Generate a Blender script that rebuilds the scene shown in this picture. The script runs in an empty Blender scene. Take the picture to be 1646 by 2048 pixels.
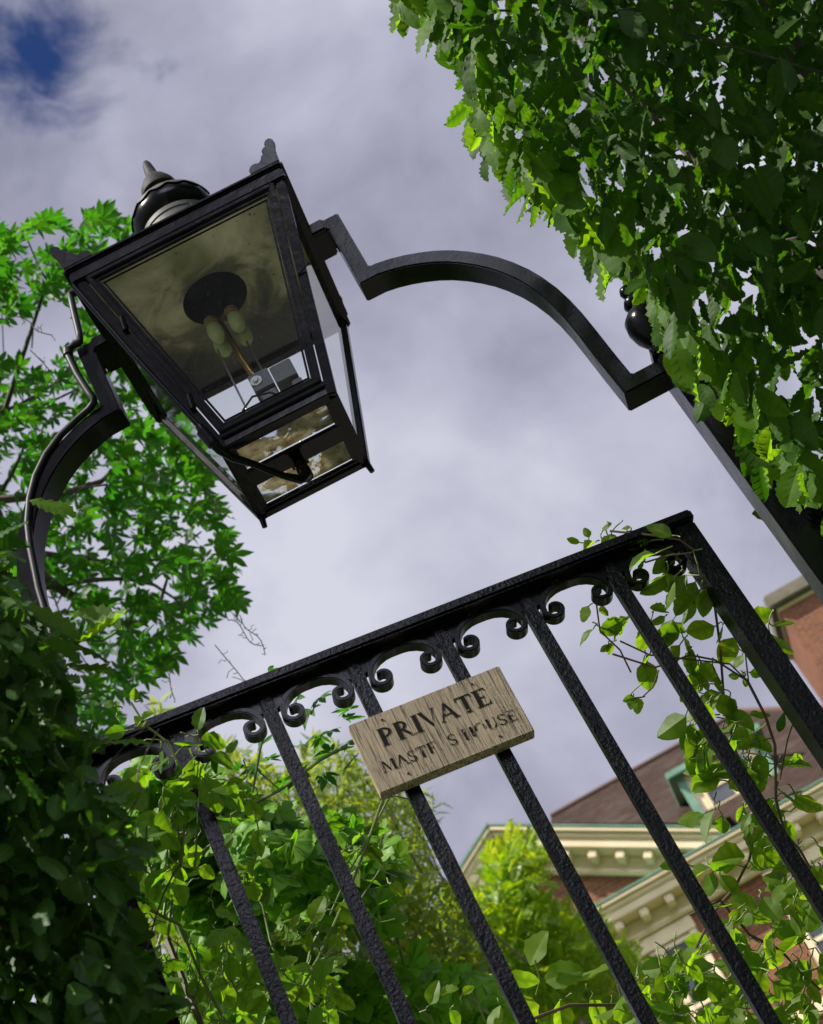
import bpy, bmesh, math, random
import numpy as np
from mathutils import Vector, Matrix
R_ = math.radians
scene = bpy.context.scene
COL = scene.collection
random.seed(7)
rng = np.random.default_rng(11)

# ------------------------------------------------------------------ camera
CAM = Vector((0, 0, 1.35))
PITCH, ROLL, FPX = R_(36.973), R_(-29.053), 3540.0
cp, sp = math.cos(PITCH), math.sin(PITCH)
FW = Vector((0, cp, sp)); U0 = Vector((0, -sp, cp)); R0 = Vector((1, 0, 0))
RT = R0*math.cos(ROLL) + U0*math.sin(ROLL)
UP = -R0*math.sin(ROLL) + U0*math.cos(ROLL)
cam_data = bpy.data.cameras.new("camera")
cam = bpy.data.objects.new("camera", cam_data); COL.objects.link(cam)
m = Matrix((RT, UP, -FW)).transposed().to_4x4(); m.translation = CAM
cam.matrix_world = m
cam_data.sensor_fit = 'HORIZONTAL'; cam_data.sensor_width = 36.0
cam_data.lens = FPX/1646*36
cam_data.clip_start = 0.05; cam_data.clip_end = 2000
cam_data.dof.use_dof = True
cam_data.dof.focus_distance = 2.3
cam_data.dof.aperture_fstop = 15.0
scene.camera = cam

def at(px, py, depth):
    """world point seen at photo pixel (1646x2048) at a given axial depth"""
    return CAM + (FW + RT*((px-823)/FPX) - UP*((py-1024)/FPX))*depth

# ------------------------------------------------------------------ world and sun
SUN_DIR = Vector((-0.50, -0.34, 0.80)).normalized()      # towards the sun
SUN_EL = math.asin(SUN_DIR.z); SUN_AZ = math.atan2(SUN_DIR.x, SUN_DIR.y)
world = bpy.data.worlds.new("World"); scene.world = world; world.use_nodes = True
wt = world.node_tree; wn = wt.nodes; wl = wt.links
for n in list(wn): wn.remove(n)
def wnode(t, **kw):
    n = wn.new(t)
    for k, v in kw.items():
        if k in n.inputs.keys(): n.inputs[k].default_value = v
        else: setattr(n, k, v)
    return n
out = wn.new('ShaderNodeOutputWorld'); bg = wn.new('ShaderNodeBackground')
bg.inputs['Strength'].default_value = 0.1
sky = wn.new('ShaderNodeTexSky'); sky.sky_type = 'NISHITA'; sky.sun_disc = False
sky.sun_elevation = SUN_EL; sky.sun_rotation = SUN_AZ
tc = wn.new('ShaderNodeTexCoord')
n1 = wnode('ShaderNodeTexNoise', Scale=2.6, Detail=5.0, Roughness=0.5, Distortion=0.35)
n2 = wnode('ShaderNodeTexNoise', Scale=7.5, Detail=6.0, Roughness=0.52, Distortion=0.3)
wl.new(tc.outputs['Generated'], n1.inputs['Vector']); wl.new(tc.outputs['Generated'], n2.inputs['Vector'])
mixn = wnode('ShaderNodeMath', operation='MULTIPLY_ADD'); mixn.inputs[1].default_value = 0.45
wl.new(n2.outputs['Fac'], mixn.inputs[0]); 
h1 = wnode('ShaderNodeMath', operation='MULTIPLY'); h1.inputs[1].default_value = 0.55
wl.new(n1.outputs['Fac'], h1.inputs[0]); wl.new(h1.outputs[0], mixn.inputs[2])
cr = wn.new('ShaderNodeValToRGB')
cr.color_ramp.elements[0].position = 0.37; cr.color_ramp.elements[0].color = (1.30, 1.30, 1.74, 1)
cr.color_ramp.elements[1].position = 0.63; cr.color_ramp.elements[1].color = (3.7, 3.75, 4.35, 1)
e = cr.color_ramp.elements.new(0.5); e.color = (2.42, 2.44, 3.10, 1)
wl.new(mixn.outputs[0], cr.inputs['Fac'])
# a gap in the clouds: blue sky round one direction
gapdir = (at(95, 105, 1)-CAM).normalized()
def gap(dirv, lo, hi, nz):
    dp = wnode('ShaderNodeVectorMath', operation='DOT_PRODUCT'); dp.inputs[1].default_value = dirv
    nm = wnode('ShaderNodeVectorMath', operation='NORMALIZE'); wl.new(tc.outputs['Generated'], nm.inputs[0])
    wl.new(nm.outputs[0], dp.inputs[0])
    nn = wnode('ShaderNodeTexNoise', Scale=16.0, Detail=6.0, Roughness=0.6, Distortion=0.4); wl.new(tc.outputs['Generated'], nn.inputs['Vector'])
    ac = wnode('ShaderNodeMath', operation='ARCCOSINE'); wl.new(dp.outputs['Value'], ac.inputs[0])
    ad = wnode('ShaderNodeMath', operation='MULTIPLY_ADD'); ad.inputs[1].default_value = nz
    wl.new(nn.outputs['Fac'], ad.inputs[0]); wl.new(ac.outputs[0], ad.inputs[2])
    mr = wn.new('ShaderNodeMapRange'); mr.interpolation_type = 'SMOOTHSTEP'
    mr.inputs['From Min'].default_value = lo; mr.inputs['From Max'].default_value = hi
    mr.inputs['To Min'].default_value = 1; mr.inputs['To Max'].default_value = 0
    wl.new(ad.outputs[0], mr.inputs['Value']); return mr.outputs['Result']
g1 = gap(gapdir, 0.082, 0.138, 0.16)
g2 = gap((at(60, 300, 1)-CAM).normalized(), 0.05, 0.12, 0.14)
g2h = wnode('ShaderNodeMath', operation='MULTIPLY'); g2h.inputs[1].default_value = 0.32; wl.new(g2, g2h.inputs[0])
gs = wnode('ShaderNodeMath', operation='MAXIMUM'); wl.new(g1, gs.inputs[0]); wl.new(g2h.outputs[0], gs.inputs[1])
mx = wn.new('ShaderNodeMix'); mx.data_type = 'RGBA'
blue = wn.new('ShaderNodeMix'); blue.data_type = 'RGBA'; blue.blend_type = 'MULTIPLY'; blue.inputs['Factor'].default_value = 1
wl.new(sky.outputs[0], blue.inputs['A']); blue.inputs['B'].default_value = (0.13, 0.20, 0.38, 1)
wl.new(gs.outputs[0], mx.inputs['Factor']); wl.new(cr.outputs['Color'], mx.inputs['A']); wl.new(blue.outputs['Result'], mx.inputs['B'])
bd = wnode('ShaderNodeVectorMath', operation='DOT_PRODUCT'); bd.inputs[1].default_value = Vector((.26, -.79, .58)).normalized()  # brighter sky patch added behind the viewer to put sheen on the bars
wl.new(tc.outputs['Generated'], bd.inputs[0])
bm_ = wn.new('ShaderNodeMapRange'); bm_.interpolation_type = 'SMOOTHSTEP'
for k_, v_ in (('From Min', .955), ('From Max', .995), ('To Min', 1), ('To Max', 13.0)): bm_.inputs[k_].default_value = v_
wl.new(bd.outputs['Value'], bm_.inputs['Value'])
bmx = wn.new('ShaderNodeVectorMath'); bmx.operation = 'SCALE'; wl.new(mx.outputs['Result'], bmx.inputs[0]); wl.new(bm_.outputs['Result'], bmx.inputs['Scale'])
wl.new(bmx.outputs[0], bg.inputs['Color']); wl.new(bg.outputs[0], out.inputs['Surface'])

sd = bpy.data.lights.new("sun", 'SUN'); sd.energy = 4.8; sd.angle = R_(0.6); sd.color = (1.0, 0.95, 0.86)
so = bpy.data.objects.new("sun", sd); COL.objects.link(so)
so.rotation_euler = SUN_DIR.to_track_quat('Z', 'Y').to_euler(); so.location = (0, 0, 30)

scene.view_settings.view_transform = 'Standard'; scene.view_settings.look = 'None'
scene.view_settings.exposure = 0.85; scene.view_settings.gamma = 1.0
scene.render.engine = 'CYCLES'
scene.cycles.transparent_max_bounces = 16
scene.cycles.max_bounces = 8
scene.cycles.transmission_bounces = 6

# ------------------------------------------------------------------ materials
class NT:
    def __init__(s, name):
        s.m = bpy.data.materials.new(name); s.m.use_nodes = True
        s.t = s.m.node_tree; s.b = s.t.nodes['Principled BSDF']; s.o = s.t.nodes['Material Output']
        s.tc = s.t.nodes.new('ShaderNodeTexCoord')
    def n(s, typ, ins=None, **kw):
        n = s.t.nodes.new(typ)
        for k, v in kw.items(): setattr(n, k, v)
        for k, v in (ins or {}).items():
            if hasattr(v, 'links') or isinstance(v, bpy.types.NodeSocket): s.t.links.new(v, n.inputs[k])
            else: n.inputs[k].default_value = v
        return n
    def l(s, a, b): s.t.links.new(a, b)
    def coord(s, scale=(1, 1, 1), rot=(0, 0, 0), src='Object'):
        mp = s.n('ShaderNodeMapping'); mp.inputs['Scale'].default_value = scale; mp.inputs['Rotation'].default_value = rot
        s.l(s.tc.outputs[src], mp.inputs['Vector']); return mp.outputs[0]
    def noise(s, sc, det=4, rough=.5, vec=None, dist=0):
        n = s.n('ShaderNodeTexNoise', {'Scale': sc, 'Detail': det, 'Roughness': rough, 'Distortion': dist})
        s.l(vec if vec else s.tc.outputs['Object'], n.inputs['Vector']); return n.outputs['Fac']
    def ramp(s, fac, stops, interp='LINEAR'):
        n = s.n('ShaderNodeValToRGB'); r = n.color_ramp; r.interpolation = interp
        while len(r.elements) < len(stops): r.elements.new(.5)
        for e, (p, c) in zip(r.elements, stops):
            e.position = p; e.color = (c, c, c, 1) if isinstance(c, (int, float)) else (*c, 1)
        s.l(fac, n.inputs[0]); return n.outputs[0]
    def mix(s, fac, a, b, blend='MIX'):
        n = s.n('ShaderNodeMix', data_type='RGBA', blend_type=blend)
        for k, v in (('Factor', fac), ('A', a), ('B', b)):
            if isinstance(v, bpy.types.NodeSocket): s.l(v, n.inputs[k])
            elif k == 'Factor': n.inputs[k].default_value = v
            else: n.inputs[k].default_value = (*v, 1)
        return n.outputs['Result']
    def bump(s, h, st, dist, prev=None):
        n = s.n('ShaderNodeBump', {'Strength': st, 'Distance': dist, 'Height': h})
        if prev: s.l(prev, n.inputs['Normal'])
        return n.outputs['Normal']

def mat_paint(name, base=(.0022, .0022, .0034), rough=.19, scale=170, st=.75, dist=.0022, wear=True):
    t = NT(name)
    v = t.noise(scale, 2.5, .55, dist=.3)
    v2 = t.noise(scale*.12, 3)
    nrm = t.bump(v, st, dist); nrm = t.bump(v2, .3, .003, nrm)
    t.l(nrm, t.b.inputs['Normal'])
    col = base
    if wear:
        w = t.ramp(t.noise(260, 3, .7), [(.70, 0), (.76, 1)])
        w2 = t.ramp(t.noise(9, 3, .6), [(.50, 0), (.7, .7)])
        mm = t.n('ShaderNodeMath', {0: w, 1: w2}, operation='MULTIPLY').outputs[0]
        d = t.ramp(t.noise(22, 5, .7), [(.45, base), (.8, (.0055, .005, .005))])
        c = t.mix(mm, d, (.30, .29, .27)); t.l(c, t.b.inputs['Base Color'])
        r = t.ramp(t.noise(14, 4), [(.3, rough), (.75, rough+.16)]); t.l(r, t.b.inputs['Roughness'])
    else:
        t.b.inputs['Base Color'].default_value = (*col, 1); t.b.inputs['Roughness'].default_value = rough
    t.b.inputs['Specular IOR Level'].default_value = .15
    return t.m
M_PAINT = mat_paint('black hammered gloss paint', scale=230, st=.6, dist=.0017)
M_ARCH = mat_paint('black gloss paint on the arch', rough=.15, scale=150, st=.22, dist=.0010)
M_PAINT_F = mat_paint('black gloss paint smooth', rough=.15, scale=70, st=.35, dist=.0012)
M_DULL = mat_paint('grey black metal', (.022, .022, .024), .45, 120, .4, .001)

def mat_leaf(name, base, trans, base2, trans2, tr=.5, rough=.38, veins=True, spec=.45):
    t = NT(name)
    at_ = t.n('ShaderNodeAttribute', attribute_name='tint').outputs['Fac']
    a2 = t.n('ShaderNodeAttribute', attribute_name='vein').outputs['Fac']
    c = t.mix(at_, base, base2); tcn = t.mix(at_, trans, trans2)
    sp_ = t.ramp(t.noise(60, 4, .6), [(.62, 0), (.74, .55)])
    c = t.mix(sp_, c, (base2[0]*1.6, base2[1]*1.2, base2[2]))
    br_ = t.ramp(t.noise(26, 4, .65), [(.70, 0), (.76, .8)])
    c = t.mix(br_, c, (.10, .065, .02))
    if veins:
        c = t.mix(a2, c, (base2[0]*1.3+.02, base2[1]*1.3+.02, base2[2]+.01))
        tcn = t.mix(a2, tcn, (trans[0]*.55, trans[1]*.6, trans[2]*.5))
    t.l(c, t.b.inputs['Base Color']); t.b.inputs['Roughness'].default_value = rough
    t.b.inputs['Specular IOR Level'].default_value = spec
    tb = t.n('ShaderNodeBsdfTranslucent'); t.l(tcn, tb.inputs['Color'])
    ms = t.n('ShaderNodeMixShader'); ms.inputs[0].default_value = tr
    t.l(t.b.outputs[0], ms.inputs[1]); t.l(tb.outputs[0], ms.inputs[2]); t.l(ms.outputs[0], t.o.inputs['Surface'])
    return t.m
M_HORN = mat_leaf('hornbeam leaf', (.012, .046, .006), (.055, .18, .004), (.032, .080, .010), (.16, .33, .007), tr=.5, rough=.55, spec=.2)
M_HORN_LIT = mat_leaf('lit-painted hornbeam leaf', (.030, .085, .008), (.17, .40, .005), (.055, .12, .012), (.32, .54, .010), tr=.58, rough=.55, spec=.2)  # brighter leaf copy; backlit fringe light is put into its colour
M_HORN_D = mat_leaf('dark hornbeam leaf', (.014, .055, .010), (.07, .22, .005), (.034, .085, .016), (.17, .33, .010), tr=.4, rough=.5, spec=.35)
M_PALM = mat_leaf('palmate leaf', (.022, .095, .010), (.045, .24, .008), (.030, .11, .010), (.12, .36, .010), tr=.55, rough=.5, spec=.3)
M_CREEP = mat_leaf('creeper leaf', (.065, .18, .012), (.16, .46, .010), (.10, .21, .014), (.30, .55, .010), tr=.45, rough=.5, spec=.3)
M_CLEM = mat_leaf('clematis leaf', (.040, .090, .010), (.20, .42, .008), (.085, .145, .012), (.42, .60, .014), tr=.6, rough=.5, spec=.3)
M_CLEM_D = mat_leaf('shaded clematis leaf', (.030, .085, .012), (.18, .42, .008), (.065, .14, .014), (.38, .60, .012), tr=.55, rough=.5, spec=.3)
M_BAMB = mat_leaf('fine leaf', (.085, .15, .02), (.26, .38, .02), (.15, .20, .03), (.42, .48, .03), tr=.5, rough=.5, veins=False)
M_SUNSH = mat_leaf('bright shrub leaf', (.085, .20, .008), (.25, .46, .006), (.17, .26, .008), (.48, .55, .01), tr=.5, rough=.45, veins=False)
M_BOX = mat_leaf('hedge leaf', (.045, .095, .008), (.14, .24, .006), (.11, .17, .010), (.36, .42, .01), tr=.4, rough=.45, veins=False)

def simple(name, col, rough=.6, metal=0, noise=None, nscale=20, bump=0, spec=.5):
    t = NT(name)
    if noise: t.l(t.ramp(t.noise(nscale, 5, .6), [(.3, col), (.7, noise)]), t.b.inputs['Base Color'])
    else: t.b.inputs['Base Color'].default_value = (*col, 1)
    t.b.inputs['Roughness'].default_value = rough; t.b.inputs['Metallic'].default_value = metal
    t.b.inputs['Specular IOR Level'].default_value = spec
    if bump: t.l(t.bump(t.noise(nscale*3, 4), bump, .002), t.b.inputs['Normal'])
    return t.m
M_STEM = simple('green stem', (.09, .14, .03), .5, noise=(.16, .20, .05), nscale=40)
M_STEMB = simple('brown stem', (.05, .028, .015), .6, noise=(.09, .06, .03), nscale=60)
M_BARK = simple('bark', (.035, .028, .02), .8, noise=(.08, .065, .045), nscale=12, bump=.6)
M_BRASS = simple('tarnished brass', (.32, .19, .06), .35, 1, noise=(.12, .10, .05), nscale=60)
M_MANTLE = simple('olive mantle glass', (.34, .34, .17), .5, noise=(.44, .43, .23), nscale=500, bump=.3)
M_ORANGE = simple('heated brass cap', (.36, .17, .06), .5, .3, noise=(.22, .15, .05), nscale=200)
M_STEEL = simple('steel rod', (.35, .34, .33), .3, 1)
M_BOXB = simple('dark plastic housing', (.03, .03, .034), .45, noise=(.05, .05, .055), nscale=80)
M_NOZ = simple('pale nozzle', (.6, .6, .58), .4)
M_CABLE = simple('cable', (.02, .012, .016), .8, spec=.1)
M_COPPER = simple('weathered metal collar', (.022, .020, .019), .6, .1, noise=(.065, .060, .052), nscale=70, bump=.3)
M_CAP = simple('black cast cap', (.008, .008, .009), .65, spec=.2, noise=(.028, .026, .025), nscale=70, bump=.3)
M_PIPE = simple('black painted pipe', (.004, .004, .005), .5, spec=.22)
M_SOOT = simple('sooty flue', (.006, .006, .006), .8)

def mat_glass(name, dirt_lo, dirt_hi, dirt_col, patch=False):
    t = NT(name)
    tr = t.n('ShaderNodeBsdfTransparent'); tr.inputs[0].default_value = (.93, .95, .94, 1)
    gl = t.n('ShaderNodeBsdfGlossy'); gl.inputs['Roughness'].default_value = .03
    lw = t.n('ShaderNodeLayerWeight'); lw.inputs[0].default_value = .5
    pw = t.n('ShaderNodeMath', {0: lw.outputs['Facing']}, operation='POWER'); pw.inputs[1].default_value = 4
    fr = t.n('ShaderNodeMath', {0: pw.outputs[0]}, operation='MULTIPLY_ADD'); fr.inputs[1].default_value = .7; fr.inputs[2].default_value = .010
    m1 = t.n('ShaderNodeMixShader'); t.l(fr.outputs[0], m1.inputs[0]); t.l(tr.outputs[0], m1.inputs[1]); t.l(gl.outputs[0], m1.inputs[2])
    df = t.n('ShaderNodeBsdfDiffuse'); df.inputs[0].default_value = (*dirt_col, 1)
    tl = t.n('ShaderNodeBsdfTranslucent'); tl.inputs[0].default_value = (*dirt_col, 1)
    m0 = t.n('ShaderNodeMixShader'); m0.inputs[0].default_value = .6; t.l(df.outputs[0], m0.inputs[1]); t.l(tl.outputs[0], m0.inputs[2])
    big = t.ramp(t.noise(14 if not patch else 30, 5, .65), [(.35, dirt_lo), (.75, dirt_hi)])
    sm = t.ramp(t.noise(420, 2, .6), [(.68, 0), (.74, .55)])
    f = t.n('ShaderNodeMath', {0: big, 1: sm}, operation='MAXIMUM').outputs[0]
    m2 = t.n('ShaderNodeMixShader'); t.l(f, m2.inputs[0]); t.l(m1.outputs[0], m2.inputs[1]); t.l(m0.outputs[0], m2.inputs[2])
    t.l(m2.outputs[0], t.o.inputs['Surface']); return t.m
M_GLASS = mat_glass('old lantern glass', .0, .025, (.60, .60, .55))
def mat_peel():
    t = NT('peeling painted base glass')
    tr = t.n('ShaderNodeBsdfTransparent'); tr.inputs[0].default_value = (.80, .83, .86, 1)
    f = t.ramp(t.noise(26, 5, .62, dist=.6), [(.44, 0), (.47, 1)])
    c = t.ramp(t.noise(60, 6, .7), [(.3, (.16, .10, .05)), (.5, (.45, .40, .30)), (.68, (.62, .58, .48))])
    sp = t.ramp(t.noise(240, 3, .7), [(.60, 0), (.66, 1)])
    c = t.mix(sp, c, (.03, .02, .015))
    df = t.n('ShaderNodeBsdfDiffuse'); t.l(c, df.inputs[0]); tl = t.n('ShaderNodeBsdfTranslucent'); t.l(c, tl.inputs[0])
    m0 = t.n('ShaderNodeMixShader'); m0.inputs[0].default_value = .55; t.l(df.outputs[0], m0.inputs[1]); t.l(tl.outputs[0], m0.inputs[2])
    ff = t.n('ShaderNodeMath', {0: f, 1: sp}, operation='MAXIMUM').outputs[0]
    m2 = t.n('ShaderNodeMixShader'); t.l(ff, m2.inputs[0]); t.l(tr.outputs[0], m2.inputs[1]); t.l(m0.outputs[0], m2.inputs[2])
    t.l(m2.outputs[0], t.o.inputs['Surface']); return t.m
M_PEEL = mat_peel()
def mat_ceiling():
    t = NT('dirty enamel with painted dark reflection')
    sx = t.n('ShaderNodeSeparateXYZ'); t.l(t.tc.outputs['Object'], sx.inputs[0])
    ny = t.n('ShaderNodeMath', {0: sx.outputs['Y']}, operation='MULTIPLY_ADD'); ny.inputs[1].default_value = -1.6; t.l(t.noise(9, 4, .55, dist=.7), ny.inputs[2])  # darkens towards the back: dark reflection painted in, broken up by dirt noise
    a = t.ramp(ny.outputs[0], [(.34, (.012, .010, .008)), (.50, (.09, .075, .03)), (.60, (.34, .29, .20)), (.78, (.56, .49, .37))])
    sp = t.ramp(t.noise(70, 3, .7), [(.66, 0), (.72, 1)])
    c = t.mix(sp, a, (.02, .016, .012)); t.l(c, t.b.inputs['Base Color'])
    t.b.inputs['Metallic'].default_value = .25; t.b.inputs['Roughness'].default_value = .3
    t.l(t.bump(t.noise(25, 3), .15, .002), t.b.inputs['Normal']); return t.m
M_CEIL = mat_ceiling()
def mat_wood():
    t = NT('weathered sign wood')
    v = t.coord((190, 60, 4))
    g = t.noise(6, 6, .65, v, .4)
    v2 = t.coord((520, 100, 14)); g2 = t.noise(1.2, 4, .7, v2, .3)
    v3 = t.coord((1, 1, 1)); g3 = t.noise(16, 5, .6, v3)
    c = t.ramp(g, [(.25, (.20, .145, .095)), (.5, (.30, .235, .155)), (.75, (.39, .31, .21))])
    c = t.mix(t.ramp(g3, [(.35, 0), (.7, .45)]), c, (.19, .16, .115))
    crk = t.ramp(g2, [(.38, 1), (.46, 0)])
    c = t.mix(crk, c, (.05, .032, .02))
    t.l(c, t.b.inputs['Base Color']); t.b.inputs['Roughness'].default_value = .8
    h = t.ramp(g2, [(.34, 0), (.5, 1)]); nn = t.bump(h, .9, .0012); nn = t.bump(g, .4, .001, nn)
    t.l(nn, t.b.inputs['Normal']); return t.m
M_WOOD = mat_wood()
def mat_letter():
    t = NT('faded letter paint')
    v2 = t.coord((520, 100, 14)); g2 = t.noise(1.2, 4, .7, v2, .3)
    w = t.ramp(t.noise(95, 5, .7), [(.63, 0), (.69, 1)])
    c = t.mix(w, (.012, .010, .009), (.27, .21, .14)); t.l(c, t.b.inputs['Base Color'])
    t.b.inputs['Roughness'].default_value = .9; t.b.inputs['Specular IOR Level'].default_value = .1
    t.l(t.bump(g2, .8, .001), t.b.inputs['Normal']); return t.m
M_LETTER = mat_letter()
def mat_letter2():
    m = M_LETTER.copy(); m.name = 'very faded letter paint'
    for n in m.node_tree.nodes:
        if n.type == 'VALTORGB': n.color_ramp.elements[0].position = .56; n.color_ramp.elements[1].position = .63; break
    return m
M_LETTER2 = mat_letter2()
def mat_brick():
    t = NT('red brick')
    mp = t.coord((1, 1, 1), (R_(-90), 0, 0))
    b = t.n('ShaderNodeTexBrick', {'Color1': (.15, .037, .012, 1), 'Color2': (.23, .070, .022, 1), 'Mortar': (.20, .13, .08, 1), 'Scale': 1.0,
        'Mortar Size': .011, 'Mortar Smooth': .2, 'Bias': -.1, 'Brick Width': .225, 'Row Height': .078})
    t.l(mp, b.inputs['Vector'])
    dk = t.ramp(t.noise(5.5, 4, .7), [(.5, 0), (.72, .7)])
    c = t.mix(dk, b.outputs['Color'], (.09, .045, .035)); t.l(c, t.b.inputs['Base Color']); t.b.inputs['Roughness'].default_value = .85
    t.l(t.bump(b.outputs['Fac'], -.5, .01), t.b.inputs['Normal']); return t.m
M_BRICK = mat_brick()
def mat_tiles():
    t = NT('dark clay roof tiles')
    mp = t.coord((1, 1, 1), (R_(-52), 0, 0))
    b = t.n('ShaderNodeTexBrick', {'Color1': (.026, .016, .012, 1), 'Color2': (.050, .029, .020, 1), 'Mortar': (.03, .022, .02, 1), 'Scale': 1.0,
        'Mortar Size': .012, 'Mortar Smooth': .6, 'Brick Width': .17, 'Row Height': .11})
    t.l(mp, b.inputs['Vector'])
    t.b.inputs['Specular IOR Level'].default_value = .12
    dk = t.ramp(t.noise(1.2, 5, .7), [(.5, 0), (.78, .35)])
    c = t.mix(dk, b.outputs['Color'], (.13, .11, .09)); t.l(c, t.b.inputs['Base Color']); t.b.inputs['Roughness'].default_value = .85
    t.l(t.bump(b.outputs['Fac'], -.8, .02), t.b.inputs['Normal']); return t.m
M_TILES = mat_tiles()
M_CREAM = simple('cream painted timber', (.66, .52, .31), .55, noise=(.76, .63, .42), nscale=1.6)
M_GREEN = simple('verdigris copper trim', (.10, .22, .15), .7, noise=(.17, .31, .22), nscale=4)
M_RIDGE = simple('ridge tiles', (.10, .045, .03), .8, noise=(.07, .045, .035), nscale=4)
M_WINGL = simple('dark window glass', (.05, .06, .07), .06, spec=.8)
M_STONE = simple('weathered stone coping', (.17, .14, .10), .85, noise=(.09, .09, .06), nscale=4)
M_GRASS = simple('grass ground', (.045, .09, .02), .9, noise=(.07, .11, .03), nscale=1.5, bump=.5)
M_PAVE = simple('stone path', (.25, .23, .20), .85, noise=(.17, .16, .14), nscale=3, bump=.4)

# ------------------------------------------------------------------ object helpers
def link(name, me, parent=None, mat=None, smooth=False):
    o = bpy.data.objects.new(name, me); COL.objects.link(o)
    if parent: o.parent = parent
    if mat:
        for mm in (mat if isinstance(mat, (list, tuple)) else [mat]): me.materials.append(mm)
    if smooth:
        me.polygons.foreach_set('use_smooth', [True]*len(me.polygons))
    return o
def empty(name, loc=(0, 0, 0), rz=0, label=None, cat=None, group=None):
    o = bpy.data.objects.new(name, None); COL.objects.link(o); o.empty_display_size = .1
    o.location = loc; o.rotation_euler = (0, 0, rz)
    if label: tag(o, label, cat, group)
    return o
def tag(o, label, cat, group=None):
    o['label'] = label; o['category'] = cat
    if group: o['group'] = group

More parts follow.
